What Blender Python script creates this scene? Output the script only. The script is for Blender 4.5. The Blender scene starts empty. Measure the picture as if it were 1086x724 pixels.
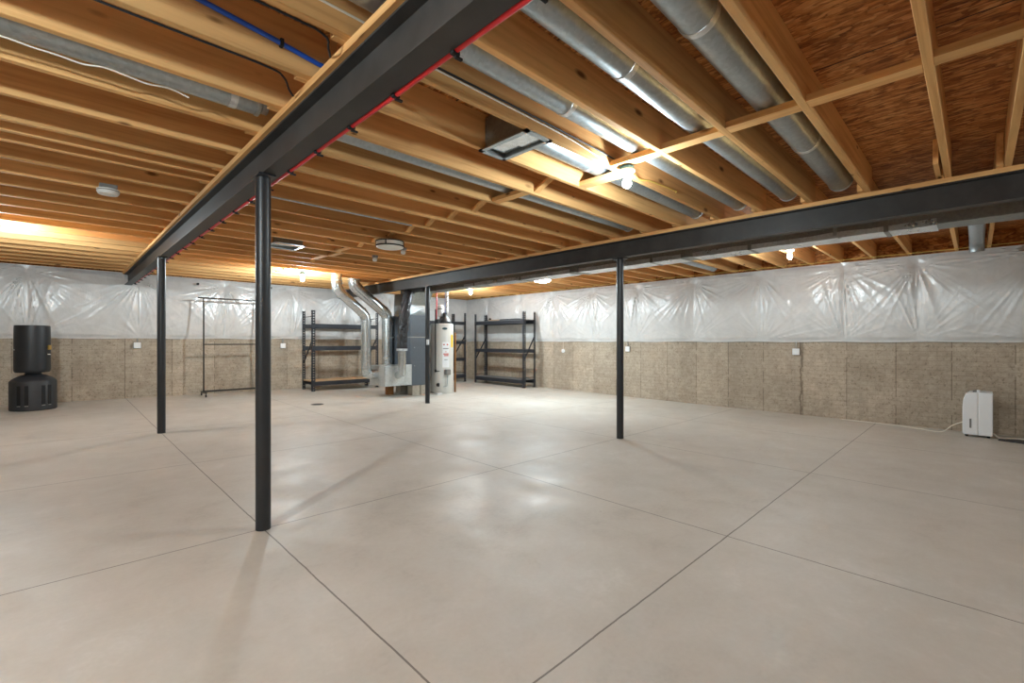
import bpy, math, random
from mathutils import Vector, Matrix
random.seed(7)
SC = bpy.context.scene
COL = SC.collection
S = 1.17                                   # camera height in metres; survey figures below are in units of it
PI = math.pi

def fz(u, v):                              # the slab falls gently away from the far corner: floor height in metres
    u = max(-3.0, min(9.8, u)); v = max(-3.0, min(8.0, v))
    b = 1.01562 - .0046595*u - .00082359*u*u + .0082846*v + .00034579*u*v
    return S*(1 - b)

def W(u, v, z):                            # survey (u along the beams, v along the joists, z above camera) -> metres
    return Vector((v*S, u*S, S + z*S))

# ------------------------------------------------------------------ mesh helpers
class MB:
    def __init__(s): s.v = []; s.f = []; s.sm = []
    def add(s, vs, fs, smooth=False):
        n = len(s.v); s.v += [Vector(p) for p in vs]
        for f in fs: s.f.append([i+n for i in f]); s.sm.append(smooth)
        return s
    def box(s, x0, x1, y0, y1, z0, z1):
        return s.add([(x0,y0,z0),(x1,y0,z0),(x1,y1,z0),(x0,y1,z0),(x0,y0,z1),(x1,y0,z1),(x1,y1,z1),(x0,y1,z1)],
                     [(0,3,2,1),(4,5,6,7),(0,1,5,4),(1,2,6,5),(2,3,7,6),(3,0,4,7)])
    def rbox(s, x0, x1, y0, y1, z0, z1, r, axis='z', n=4):   # box with rounded edges round one axis and chamfered ends
        def P(a, b, c): return {'z': (a,b,c), 'y': (a,c,b), 'x': (c,a,b)}[axis]
        if axis == 'z': a0,a1,b0,b1,c0,c1 = x0,x1,y0,y1,z0,z1
        elif axis == 'y': a0,a1,b0,b1,c0,c1 = x0,x1,z0,z1,y0,y1
        else: a0,a1,b0,b1,c0,c1 = y0,y1,z0,z1,x0,x1
        def ring(rr, ins, c):
            o = []
            for (ca, cb, st) in ((a1-rr-ins,b1-rr-ins,0),(a0+rr+ins,b1-rr-ins,1),(a0+rr+ins,b0+rr+ins,2),(a1-rr-ins,b0+rr+ins,3)):
                for i in range(n+1):
                    t = (st + i/n)*PI/2; o.append(P(ca+rr*math.cos(t), cb+rr*math.sin(t), c))
            return o
        ch = min(r*.5, (c1-c0)*.2)
        rings = [ring(r*.6, ch, c0), ring(r, 0, c0+ch), ring(r, 0, c1-ch), ring(r*.6, ch, c1)]
        m = len(rings[0]); vs = sum(rings, []); fs = []
        for k in range(3):
            for i in range(m):
                j = (i+1) % m; fs.append((k*m+i, k*m+j, (k+1)*m+j, (k+1)*m+i))
        fs.append(tuple(reversed(range(m)))); fs.append(tuple(range(3*m, 4*m)))
        return s.add(vs, fs)
    def bar(s, p, q, w, h, up=(0,0,1)):
        p = Vector(p); q = Vector(q); d = (q-p).normalized(); up = Vector(up)
        a = d.cross(up)
        if a.length < 1e-4: a = d.cross(Vector((1,0,0)))
        a.normalize(); b = a.cross(d).normalized()
        a *= w/2; b *= h/2
        vs = [p-a-b,p+a-b,p+a+b,p-a+b,q-a-b,q+a-b,q+a+b,q-a+b]
        return s.add(vs, [(0,1,2,3),(7,6,5,4),(0,4,5,1),(1,5,6,2),(2,6,7,3),(3,7,4,0)])
    def tube(s, path, r, n=12, caps=True, smooth=True):
        path = [Vector(p) for p in path]; m = len(path)
        rs = r if isinstance(r, (list, tuple)) else [r]*m
        t0 = (path[1]-path[0]).normalized()
        a = t0.cross(Vector((0,0,1)))
        if a.length < 1e-3: a = t0.cross(Vector((1,0,0)))
        a.normalize(); vs = []; fs = []; pt = t0
        for k in range(m):
            if k == 0: t = t0
            elif k == m-1: t = (path[k]-path[k-1]).normalized()
            else:
                t = ((path[k]-path[k-1]).normalized() + (path[k+1]-path[k]).normalized())
                t = t.normalized() if t.length > 1e-6 else pt
            a = (a - t*a.dot(t)).normalized(); b = t.cross(a)
            cor = 1.0
            if 0 < k < m-1:
                c = max(.5, (path[k]-path[k-1]).normalized().dot(t)); cor = 1/c
            for i in range(n):
                th = 2*PI*i/n
                off = (a*math.cos(th)+b*math.sin(th))*rs[k]
                vs.append(path[k]+off)
            pt = t
        for k in range(m-1):
            for i in range(n):
                j = (i+1) % n; fs.append((k*n+i, k*n+j, (k+1)*n+j, (k+1)*n+i))
        s.add(vs, fs, smooth)
        if caps:
            base = len(s.v)-len(vs)
            s.f.append([base+i for i in reversed(range(n))]); s.sm.append(False)
            s.f.append([base+(m-1)*n+i for i in range(n)]); s.sm.append(False)
        return s
    def lathe(s, prof, c, n=32, smooth=True, axis='z', sx=1, sy=1):
        c = Vector(c); vs = []; fs = []; m = len(prof)
        for r, z in prof:
            for i in range(n):
                t = 2*PI*i/n; x, y = r*math.cos(t)*sx, r*math.sin(t)*sy
                vs.append(c + (Vector((x,y,z)) if axis == 'z' else Vector((x,z,y)) if axis == 'y' else Vector((z,x,y))))
        for k in range(m-1):
            for i in range(n):
                j = (i+1) % n; fs.append((k*n+i, k*n+j, (k+1)*n+j, (k+1)*n+i))
        if prof[0][0] > 1e-5: fs.append(tuple(reversed(range(n))))
        if prof[-1][0] > 1e-5: fs.append(tuple(range((m-1)*n, m*n)))
        return s.add(vs, fs, smooth)
    def prism(s, poly, y0, y1):            # polygon in (x,z) swept along y
        n = len(poly)
        vs = [(x,y0,z) for x,z in poly] + [(x,y1,z) for x,z in poly]
        fs = [tuple(range(n)), tuple(reversed(range(n, 2*n)))] + [(i, i+n, (i+1)%n+n, (i+1)%n) for i in range(n)]
        return s.add(vs, fs)
    def build(s, name, mat, parent=None, loc=None, smooth=None, bevel=0):
        me = bpy.data.meshes.new(name)
        o = Vector(parent['o'] if parent is not None and loc is None else (loc or (0,0,0)))
        me.from_pydata([tuple(p-o) for p in s.v], [], s.f); 
        me.validate()
        if len(me.polygons) == len(s.sm):
            for p, k in zip(me.polygons, s.sm): p.use_smooth = k
        import bmesh
        bm = bmesh.new(); bm.from_mesh(me); bmesh.ops.recalc_face_normals(bm, faces=bm.faces); bm.to_mesh(me); bm.free()
        me.materials.append(mat)
        ob = bpy.data.objects.new(name, me); COL.objects.link(ob)
        if any(s.sm) or bevel:
            try: me.set_sharp_from_angle(angle=math.radians(40))
            except Exception: pass
        if parent is not None:
            ob.parent = parent
        else: ob.location = o
        ORG[ob.name] = o
        if bevel:
            b = ob.modifiers.new('bevel', 'BEVEL'); b.width = bevel; b.segments = 2; b.limit_method = 'ANGLE'
        return ob
ORG = {}
class _P(dict): pass

def tag(o, label=None, cat=None, group=None, kind=None):
    if label: o['label'] = label
    if cat: o['category'] = cat
    if group: o['group'] = group
    if kind: o['kind'] = kind
    return o
class Root:                                # wrapper that remembers the root's world position
    pass
def thing(name, label, cat, loc=(0,0,0), group=None):
    o = bpy.data.objects.new(name, None); COL.objects.link(o); o.location = loc
    o.empty_display_size = .05
    tag(o, label, cat, group); ORG[o.name] = Vector(loc)
    return o
def part(mb, name, mat, parent, **k):      # a part written in world coordinates under its thing
    o = ORG[parent.name]
    me_loc = o
    tmp = {'o': o}
    s = mb
    me = bpy.data.meshes.new(name)
    me.from_pydata([tuple(p-o) for p in s.v], [], s.f); me.validate()
    if len(me.polygons) == len(s.sm):
        for p, q in zip(me.polygons, s.sm): p.use_smooth = q
    import bmesh
    bm = bmesh.new(); bm.from_mesh(me); bmesh.ops.recalc_face_normals(bm, faces=bm.faces); bm.to_mesh(me); bm.free()
    if any(s.sm):
        try: me.set_sharp_from_angle(angle=math.radians(40))
        except Exception: pass
    me.materials.append(mat)
    ob = bpy.data.objects.new(name, me); COL.objects.link(ob); ob.parent = parent
    ORG[ob.name] = o
    if k.get('bevel'):
        b = ob.modifiers.new('bevel', 'BEVEL'); b.width = k['bevel']; b.segments = 2; b.limit_method = 'ANGLE'
    if k.get('label'): ob['label'] = k['label']
    return ob
def kids(o): return [c for c in list(bpy.data.objects) if c.parent == o]
def copy_tree(o, parent=None):
    c = o.copy(); COL.objects.link(c)
    ORG[c.name] = ORG[o.name].copy()
    if parent is not None: c.parent = parent
    for ch in kids(o):
        if ch is not c: copy_tree(ch, c)
    return c
def arc(c, r, a0, a1, ax, ay, n=6):        # points of an arc about c in the plane of ax, ay
    c = Vector(c); ax = Vector(ax); ay = Vector(ay)
    return [c + ax*(r*math.cos(a0+(a1-a0)*i/n)) + ay*(r*math.sin(a0+(a1-a0)*i/n)) for i in range(n+1)]
def wav(p, q, n, amp, seed=0):
    rr = random.Random(seed); p = Vector(p); q = Vector(q)
    return [p.lerp(q, i/n) + Vector((rr.uniform(-1,1)*amp, rr.uniform(-1,1)*amp, rr.uniform(-1,1)*amp)) for i in range(n+1)]
ORD = ['first','second','third','fourth','fifth','sixth','seventh','eighth','ninth','tenth','eleventh','twelfth','thirteenth','fourteenth','fifteenth','sixteenth','seventeenth','eighteenth','nineteenth','twentieth','twenty-first','twenty-second','twenty-third','twenty-fourth','twenty-fifth','twenty-sixth','twenty-seventh','twenty-eighth','twenty-ninth','thirtieth','thirty-first','thirty-second','thirty-third','thirty-fourth']

# ------------------------------------------------------------------ materials
def srgb(r, g, b):
    f = lambda c: (c/255/12.92) if c/255 <= .04045 else ((c/255+.055)/1.055)**2.4
    return (f(r), f(g), f(b), 1)
class NT:
    def __init__(s, name):
        s.m = bpy.data.materials.new(name); s.m.use_nodes = True; s.t = s.m.node_tree
        s.b = s.t.nodes['Principled BSDF']
    def n(s, typ, **kw):
        nd = s.t.nodes.new(typ)
        for k, v in kw.items(): setattr(nd, k, v)
        return nd
    def l(s, a, b): s.t.links.new(a, b)
    def math(s, op, a, b=None, clamp=False):
        nd = s.n('ShaderNodeMath', operation=op); nd.use_clamp = clamp
        for i, x in enumerate((a, b)):
            if x is None: continue
            if isinstance(x, (int, float)): nd.inputs[i].default_value = x
            else: s.l(x, nd.inputs[i])
        return nd.outputs[0]
    def ramp(s, fac, stops, interp='LINEAR'):
        nd = s.n('ShaderNodeValToRGB'); cr = nd.color_ramp; cr.interpolation = interp
        while len(cr.elements) < len(stops): cr.elements.new(.5)
        for e, (p, c) in zip(cr.elements, stops): e.position = p; e.color = c
        s.l(fac, nd.inputs[0]); return nd.outputs[0]
    def mix(s, fac, a, b, mode='MIX'):
        nd = s.n('ShaderNodeMix', data_type='RGBA', blend_type=mode)
        for i, x in ((0, fac), (6, a), (7, b)):
            if isinstance(x, (int, float)): nd.inputs[i].default_value = x
            elif isinstance(x, tuple): nd.inputs[i].default_value = x
            else: s.l(x, nd.inputs[i])
        return nd.outputs[2]
    def noise(s, vec, scale, detail=4, rough=.5, dist=0):
        nd = s.n('ShaderNodeTexNoise'); nd.inputs['Scale'].default_value = scale; nd.inputs['Detail'].default_value = detail
        nd.inputs['Roughness'].default_value = rough; nd.inputs['Distortion'].default_value = dist
        if vec is not None: s.l(vec, nd.inputs['Vector'])
        return nd.outputs['Fac']
    def coord(s, kind='Object', scale=(1,1,1), rand=False):
        c = s.n('ShaderNodeTexCoord').outputs[kind]
        if rand:
            oi = s.n('ShaderNodeObjectInfo'); ad = s.n('ShaderNodeVectorMath', operation='ADD')
            mu = s.n('ShaderNodeVectorMath', operation='SCALE'); s.l(c, ad.inputs[0])
            cb = s.n('ShaderNodeCombineXYZ')
            for i, k in enumerate((37.0, 53.0, 71.0)): s.l(s.math('MULTIPLY', oi.outputs['Random'], k), cb.inputs[i])
            s.l(cb.outputs[0], ad.inputs[1]); c = ad.outputs[0]; s.rnd = oi.outputs['Random']
        mp = s.n('ShaderNodeMapping'); mp.inputs['Scale'].default_value = scale; s.l(c, mp.inputs['Vector'])
        return mp.outputs[0]
    def bump(s, h, strength=.3, dist=.01):
        nd = s.n('ShaderNodeBump'); nd.inputs['Strength'].default_value = strength; nd.inputs['Distance'].default_value = dist
        s.l(h, nd.inputs['Height']); s.l(nd.outputs[0], s.b.inputs['Normal'])
    def set(s, **k):
        for a, v in k.items():
            i = s.b.inputs[a.replace('_', ' ')]
            if isinstance(v, (int, float, tuple)): i.default_value = v
            else: s.l(v, i)
        return s.m
def flat(name, c, rough=.5, metal=0, var=.08, spec=.5, scale=9):
    t = NT(name); v = t.coord('Object', rand=True)
    f = t.noise(v, scale, 5, .6)
    dark = tuple(x*(1-var) for x in c[:3])+(1,); lite = tuple(min(1, x*(1+var)) for x in c[:3])+(1,)
    col = t.ramp(f, [(.3, dark), (.7, lite)])
    t.set(Base_Color=col, Roughness=t.math('ADD', t.math('MULTIPLY', f, .12), rough-.06), Metallic=metal)
    t.b.inputs['Specular IOR Level'].default_value = spec
    return t.m
def wood(name, axis, base, dark, knot=True):
    t = NT(name); k = (1.2, 1.2, 1.2)
    sc = [26, 26, 26]; sc[axis] = 1.1
    v = t.coord('Object', tuple(sc), rand=True); rnd = t.rnd
    g = t.noise(v, 1.0, 6, .6, .6)
    sc2 = [7, 7, 7]; sc2[axis] = .35
    v2 = t.coord('Object', tuple(sc2), rand=True)
    g2 = t.noise(v2, 1.0, 3, .5, .4)
    mixf = t.math('ADD', t.math('MULTIPLY', g, .55), t.math('MULTIPLY', g2, .45))
    col = t.ramp(mixf, [(.34, dark), (.5, base), (.66, tuple(min(1, c*1.12) for c in base[:3])+(1,))])
    tone = t.math('ADD', t.math('MULTIPLY', rnd, .32), .83)
    cc = t.n('ShaderNodeHueSaturation'); t.l(col, cc.inputs['Color']); t.l(tone, cc.inputs['Value']); col = cc.outputs[0]
    if knot:
        sc3 = [8.5, 8.5, 8.5]; sc3[axis] = 3.2
        v3 = t.coord('Object', tuple(sc3), rand=True)
        vo = t.n('ShaderNodeTexVoronoi'); vo.inputs['Scale'].default_value = 1; t.l(v3, vo.inputs['Vector'])
        pick = t.math('LESS_THAN', t.n('ShaderNodeSeparateColor').outputs[0], 0)  # replaced below
        sep = t.n('ShaderNodeSeparateColor'); t.l(vo.outputs['Color'], sep.inputs[0])
        rare = t.math('LESS_THAN', sep.outputs[0], .42)
        size = t.math('ADD', t.math('MULTIPLY', sep.outputs[1], .12), .09)
        kd = t.math('SUBTRACT', 1, t.math('DIVIDE', vo.outputs['Distance'], size), clamp=True)
        kf = t.math('MULTIPLY', t.math('MULTIPLY', kd, 1.6, clamp=True), rare)
        col = t.mix(t.math('MULTIPLY', kf, .85), col, srgb(88, 46, 20))
    t.set(Base_Color=col, Roughness=.75); t.b.inputs['Specular IOR Level'].default_value = .15
    t.bump(g, .08, .002)
    return t.m
M = {}
PB, PD = srgb(224, 175, 116), srgb(196, 142, 86)
M['pine_x'] = wood('pine_along_x', 0, PB, PD)
M['pine_y'] = wood('pine_along_y', 1, PB, PD)
M['pine_z'] = wood('pine_along_z', 2, PB, PD)
def osb():
    t = NT('strand_board')
    cols = []
    v = t.coord('Object', (14, 4.2, 9)); 
    d = t.n('ShaderNodeTexNoise'); d.inputs['Scale'].default_value = 1.4; d.inputs['Detail'].default_value = 3; t.l(v, d.inputs['Vector'])
    ad = t.n('ShaderNodeVectorMath', operation='ADD'); sc = t.n('ShaderNodeVectorMath', operation='SCALE'); sc.inputs['Scale'].default_value = 1.1
    t.l(d.outputs['Color'], sc.inputs[0]); t.l(v, ad.inputs[0]); t.l(sc.outputs[0], ad.inputs[1])
    vo = t.n('ShaderNodeTexVoronoi'); vo.inputs['Scale'].default_value = 3.6; t.l(ad.outputs[0], vo.inputs['Vector'])
    sep = t.n('ShaderNodeSeparateColor'); t.l(vo.outputs['Color'], sep.inputs[0])
    n = t.noise(ad.outputs[0], 5, 5, .65)
    f = t.math('ADD', t.math('MULTIPLY', sep.outputs[0], .6), t.math('MULTIPLY', n, .4))
    col = t.ramp(f, [(.12, srgb(118, 68, 28)), (.35, srgb(172, 108, 52)), (.6, srgb(200, 134, 72)), (.9, srgb(226, 170, 106))])
    ed = t.ramp(vo.outputs['Distance'], [(.45, (1,1,1,1)), (.85, (.35,.3,.25,1))])
    col = t.mix(.7, col, ed, 'MULTIPLY')
    xyz = t.n('ShaderNodeSeparateXYZ'); t.l(t.coord('Object'), xyz.inputs[0])
    q = t.math('FRACT', t.math('DIVIDE', t.math('ADD', xyz.outputs[0], 50*1.22 - 2.56*S), 1.22))
    col = t.mix(t.math('MULTIPLY', t.math('LESS_THAN', q, .008), .95), col, srgb(30, 18, 8))
    t.set(Base_Color=col, Roughness=.65); t.b.inputs['Specular IOR Level'].default_value = .25
    t.bump(f, .5, .004)
    return t.m
M['osb'] = osb()
def concrete_floor():
    t = NT('concrete_slab'); v = t.coord('Object')
    a = t.noise(v, .55, 5, .6, .3); b = t.noise(v, 3.5, 6, .65, .5); c = t.noise(v, 40, 4, .6)
    f = t.math('ADD', t.math('ADD', t.math('MULTIPLY', a, .5), t.math('MULTIPLY', b, .35)), t.math('MULTIPLY', c, .15))
    col = t.ramp(f, [(.30, srgb(174, 166, 155)), (.45, srgb(195, 188, 177)), (.56, srgb(202, 196, 186)), (.70, srgb(218, 213, 206))])
    # rusty specks
    vo = t.n('ShaderNodeTexVoronoi'); vo.inputs['Scale'].default_value = 1.6; t.l(v, vo.inputs['Vector'])
    sp = t.n('ShaderNodeSeparateColor'); t.l(vo.outputs['Color'], sp.inputs[0])
    spot = t.math('MULTIPLY', t.math('LESS_THAN', vo.outputs['Distance'], t.math('MULTIPLY', sp.outputs[1], .022)), t.math('LESS_THAN', sp.outputs[0], .4))
    col = t.mix(t.math('MULTIPLY', spot, .55), col, srgb(120, 92, 66))
    # saw-cut control joints on a grid
    xyz = t.n('ShaderNodeSeparateXYZ'); t.l(v, xyz.inputs[0])
    wob = t.math('MULTIPLY', t.math('SUBTRACT', b, .5), .012)
    def joint(o, x0, p):
        q = t.math('ADD', t.math('SUBTRACT', o, x0 - 50*p), wob)
        r = t.math('ABSOLUTE', t.math('SUBTRACT', t.math('FRACT', t.math('ADD', t.math('DIVIDE', q, p), .5)), .5))
        return t.math('LESS_THAN', t.math('MULTIPLY', r, p), .0042)
    j = t.math('MAXIMUM', joint(xyz.outputs[0], JX0, JXP), joint(xyz.outputs[1], JY0, JYP))
    col = t.mix(t.math('MULTIPLY', j, .8), col, srgb(92, 82, 72))
    sm = t.noise(v, 1.3, 4, .6, .8)
    sw = t.noise(t.coord('Object', (3, 14, 3)), 1.0, 5, .7, 2.2)
    rough = t.math('ADD', t.ramp(sm, [(.35, (.40,.40,.40,1)), (.65, (.58,.58,.58,1))]), t.math('MULTIPLY', t.math('SUBTRACT', sw, .5), .35))
    t.set(Base_Color=col, Roughness=rough); t.b.inputs['Specular IOR Level'].default_value = .45
    h = t.math('ADD', t.math('MULTIPLY', b, .6), t.math('SUBTRACT', t.math('ADD', t.math('MULTIPLY', c, .25), t.math('MULTIPLY', sw, .4)), j))
    t.bump(h, .25, .008)
    return t.m
JX0, JXP = .79*S, 1.735*S
JY0, JYP = .93*S, 1.76*S
M['slab'] = concrete_floor()
def concrete_wall(name, ax, c1, c2, brick=True, seam=.6, shift=0.0, crack=None):
    t = NT(name); v = t.coord('Object')
    xyz = t.n('ShaderNodeSeparateXYZ'); t.l(v, xyz.inputs[0])
    along = xyz.outputs[ax]
    cb = t.n('ShaderNodeCombineXYZ'); t.l(along, cb.inputs[0]); t.l(xyz.outputs[2], cb.inputs[1])
    a = t.noise(v, 1.2, 5, .65, .4); b = t.noise(v, 9, 6, .7); c = t.noise(v, 55, 3, .6)
    f = t.math('ADD', t.math('ADD', t.math('MULTIPLY', a, .4), t.math('MULTIPLY', b, .4)), t.math('MULTIPLY', c, .2))
    col = t.ramp(f, [(.33, c1), (.5, tuple((x+y)/2 for x, y in zip(c1, c2))), (.64, c2)])
    wob = t.math('MULTIPLY', t.math('SUBTRACT', b, .5), .02)
    br = t.n('ShaderNodeTexBrick'); br.inputs['Scale'].default_value = 1; br.inputs['Brick Width'].default_value = .2
    br.inputs['Row Height'].default_value = .068; br.inputs['Mortar Size'].default_value = .007; br.inputs['Mortar Smooth'].default_value = .4
    br.inputs['Color1'].default_value = (1,1,1,1); br.inputs['Color2'].default_value = (.93,.93,.93,1); br.inputs['Mortar'].default_value = (.80,.80,.80,1)
    ad = t.n('ShaderNodeVectorMath', operation='ADD'); cw = t.n('ShaderNodeCombineXYZ'); t.l(t.math('MULTIPLY', wob, .5), cw.inputs[1]); t.l(t.math('MULTIPLY', wob, .5), cw.inputs[0])
    t.l(cb.outputs[0], ad.inputs[0]); t.l(cw.outputs[0], ad.inputs[1]); t.l(ad.outputs[0], br.inputs['Vector'])
    col = t.mix(.7 if brick else .35, col, br.outputs['Color'], 'MULTIPLY')
    # pits
    pit = t.math('GREATER_THAN', t.noise(v, 26, 3, .75), .60)
    col = t.mix(t.math('MULTIPLY', pit, .4), col, srgb(92, 76, 58))
    def seamf(p, w, sh, wb=.6):
        q = t.math('ADD', t.math('ADD', along, 60*p - sh), t.math('MULTIPLY', wob, wb))
        r = t.math('ABSOLUTE', t.math('SUBTRACT', t.math('FRACT', t.math('ADD', t.math('DIVIDE', q, p), .5)), .5))
        return t.math('LESS_THAN', t.math('MULTIPLY', r, p), w)
    sj = seamf(seam, .0055, shift)
    gap = t.math('GREATER_THAN', t.noise(v, 6, 2, .5), .42)
    sj = t.math('MULTIPLY', sj, gap)
    # each form panel cured to a slightly different tone
    fl = t.math('FLOOR', t.math('DIVIDE', t.math('ADD', along, 60*seam - shift), seam))
    wn = t.n('ShaderNodeTexWhiteNoise', noise_dimensions='1D'); t.l(fl, wn.inputs['W'])
    hs = t.n('ShaderNodeHueSaturation'); t.l(col, hs.inputs['Color']); t.l(t.math('ADD', t.math('MULTIPLY', wn.outputs['Value'], .16), .92), hs.inputs['Value']); col = hs.outputs[0]
    if crack is not None:
        q = t.math('ADD', t.math('SUBTRACT', along, crack), t.math('MULTIPLY', t.math('SUBTRACT', t.noise(v, 5, 4, .7), .5), .12))
        ck = t.math('LESS_THAN', t.math('ABSOLUTE', q), .013)
        sj = t.math('MAXIMUM', sj, ck)
    col = t.mix(t.math('MULTIPLY', sj, .55), col, srgb(78, 64, 50))
    t.set(Base_Color=col, Roughness=.85); t.b.inputs['Specular IOR Level'].default_value = .2
    bw = t.n('ShaderNodeRGBToBW'); t.l(br.outputs['Color'], bw.inputs[0])
    h = t.math('ADD', t.math('ADD', t.math('MULTIPLY', bw.outputs[0], .8), t.math('MULTIPLY', b, .6)), t.math('MULTIPLY', c, .3))
    t.bump(h, .5, .008)
    return t.m
M['wall_b'] = concrete_wall('poured_wall_back', 0, srgb(152, 139, 122), srgb(200, 188, 170), True, .71, .2)
M['wall_r'] = concrete_wall('poured_wall_right', 1, srgb(152, 138, 120), srgb(200, 186, 167), True, .61, .25, crack=1.80*S)
def plastic():
    t = NT('white_vapor_barrier'); v = t.coord('Object', (1,1,1))
    a = t.noise(v, 5, 4, .6, .8); b = t.noise(v, 28, 3, .6, 1.2)
    col = t.ramp(a, [(.3, srgb(206, 205, 203)), (.7, srgb(219, 218, 216))])
    t.set(Base_Color=col, Roughness=.22); t.b.inputs['Specular IOR Level'].default_value = .6
    st_ = t.noise(t.coord('Object', (11, 11, 1.6)), 1.0, 4, .6, 1.0)
    t.bump(t.math('ADD', t.math('ADD', t.math('MULTIPLY', a, .25), t.math('MULTIPLY', b, .2)), t.math('MULTIPLY', st_, .6)), .32, .025)
    return t.m
M['plastic'] = plastic()
def galv(name, c=(150, 158, 163), rough=.36, metal=.85, scale=14):
    t = NT(name); v = t.coord('Object', rand=True)
    vo = t.n('ShaderNodeTexVoronoi'); vo.inputs['Scale'].default_value = scale*4; t.l(v, vo.inputs['Vector'])
    sp = t.n('ShaderNodeSeparateColor'); t.l(vo.outputs['Color'], sp.inputs[0])
    n = t.noise(v, scale*.3, 5, .6)
    f = t.math('ADD', t.math('MULTIPLY', sp.outputs[0], .35), t.math('MULTIPLY', n, .65))
    b = srgb(*c)
    col = t.ramp(f, [(.25, tuple(x*.84 for x in b[:3])+(1,)), (.75, tuple(min(1, x*1.12) for x in b[:3])+(1,))])
    t.set(Base_Color=col, Metallic=metal, Roughness=t.math('ADD', t.math('MULTIPLY', n, .2), rough-.1))
    return t.m
M['galv'] = galv('galvanized_duct', (176, 184, 188), .38)
M['galv_bright'] = galv('bright_galvanized_sheet', (206, 210, 211), .24, .93)
M['galv_dull'] = galv('dull_trunk_sheet', (150, 154, 152), .42)
M['sheet'] = galv('duct_sheet_metal', (204, 208, 208), .42, .7)
M['foil'] = galv('crinkled_foil_tape', (222, 226, 228), .3, .8)
M['steel'] = flat('black_painted_steel', srgb(56, 53, 51), .5, 0, .3, .35, 5)
M['post'] = flat('black_post_paint', srgb(40, 41, 44), .38, 0, .1, .5)
M['shelf'] = flat('charcoal_powder_coat', srgb(42, 44, 50), .5, 0, .08)
M['shelfdeck'] = flat('wire_deck_grey', srgb(108, 110, 112), .6, .2)
M['mdf'] = flat('particle_board', srgb(196, 160, 122), .7, 0, .1, .3)
M['rack'] = flat('dark_bronze_tube', srgb(58, 52, 47), .45, .3)
M['black'] = flat('black_vinyl', srgb(34, 35, 38), .42, 0, .1)
M['blackplastic'] = flat('black_moulded_plastic', srgb(46, 47, 50), .5, 0, .12)
M['dark'] = flat('near_black', srgb(16, 16, 17), .7, 0, .1)
M['white'] = flat('white_plastic', srgb(232, 233, 234), .35, 0, .02)
M['offwhite'] = flat('heater_enamel', srgb(206, 205, 199), .4, 0, .03)
M['furn'] = flat('slate_grey_enamel', srgb(92, 99, 107), .42, .2, .04)
M['red'] = flat('red_pex', srgb(206, 34, 38), .35, 0, .04)
M['blue'] = flat('blue_pex', srgb(28, 84, 190), .35, 0, .04)
M['bluebox'] = flat('blue_box_plastic', srgb(70, 130, 165), .5, 0, .04)
M['yellow'] = flat('yellow_cable_jacket', srgb(206, 172, 84), .5, 0, .04)
M['yellowlabel'] = flat('yellow_paper', srgb(235, 200, 50), .6, 0, .03)
M['cable_w'] = flat('white_cable_jacket', srgb(226, 220, 205), .5, 0, .04)
M['block'] = flat('grey_concrete_block', srgb(176, 168, 154), .9, 0, .15, .2, 20)
M['brown'] = flat('brown_wood_block', srgb(150, 104, 62), .7, 0, .15, .2)
M['redprint'] = flat('red_print', srgb(196, 70, 52), .6, 0, .05)
M['greyprint'] = flat('grey_print', srgb(120, 118, 114), .6, 0, .05)
M['teal'] = flat('dark_teal_emblem', srgb(28, 62, 70), .4, 0, .05)
M['tan'] = flat('tan_cardboard', srgb(176, 150, 120), .8, 0, .08)
M['brass'] = flat('brass_buckle', srgb(206, 170, 96), .35, .7, .06)
M['porcelain'] = flat('white_porcelain', srgb(238, 238, 234), .25, 0, .02)
M['diff'] = flat('frosted_diffuser', srgb(232, 231, 222), .4, 0, .02)
M['smoke'] = flat('smoke_alarm_plastic', srgb(226, 226, 222), .5, 0, .02)
M['corr'] = flat('white_corrugated', srgb(226, 228, 228), .4, 0, .03)
def bulbmat(k, f):
    t = NT('lit_bulb_glass'); t.b.inputs['Base Color'].default_value = (1,1,1,1)
    t.b.inputs['Emission Color'].default_value = (.80, .94, 1.0, 1); t.b.inputs['Emission Strength'].default_value = BULB*f
    return t.m
BULB = 520.0
for k_, f_ in (('bulb', 1), ('bulb_low', .42), ('bulb_mid', .72), ('bulb_high', 1.7), ('disc', .14)): M[k_] = bulbmat(k_, f_)
def flexmat():
    t = NT('black_foil_insulated_sleeve'); v = t.coord('Object', (1,1,1))
    a = t.noise(v, 16, 5, .65, 1.5)
    col = t.ramp(a, [(.35, srgb(26, 26, 28)), (.7, srgb(74, 75, 78))])
    t.set(Base_Color=col, Metallic=.5, Roughness=.25); t.bump(a, .9, .03); return t.m
M['flex'] = flexmat()

# ------------------------------------------------------------------ the shell
XL, XR = -3.6, 7.7*S
YF, YB = -3.4, 9.46*S
JB, JT = S + 1.082*S, S + 1.082*S + .235    # joist bottom and top
def floor_mesh():
    mb = MB(); nx, ny = 44, 52; vs = []; fs = []
    for j in range(ny+1):
        for i in range(nx+1):
            x = XL-.2 + (XR-XL+.4)*i/nx; y = YF-.2 + (YB-YF+.4)*j/ny
            vs.append((x, y, fz(y/S, x/S)))
    for j in range(ny):
        for i in range(nx):
            a = j*(nx+1)+i; fs.append((a, a+1, a+nx+2, a+nx+1))
    mb.add(vs, fs, True); n = len(vs)
    # underside of the slab
    b = len(mb.v); c = [(XL-.2,YF-.2,-.3),(XR+.2,YF-.2,-.3),(XR+.2,YB+.2,-.3),(XL-.2,YB+.2,-.3)]
    mb.add(c, [(3,2,1,0)])
    return mb.build('floor', M['slab'])
tag(floor_mesh(), kind='structure')
def st(mb, name, mat): return tag(mb.build(name, mat), kind='structure')
st(MB().box(XL-.2, XR+.2, YF-.2, YB+.2, JT, JT+.02), 'ceiling', M['osb'])
WT = JB - .04
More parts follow.
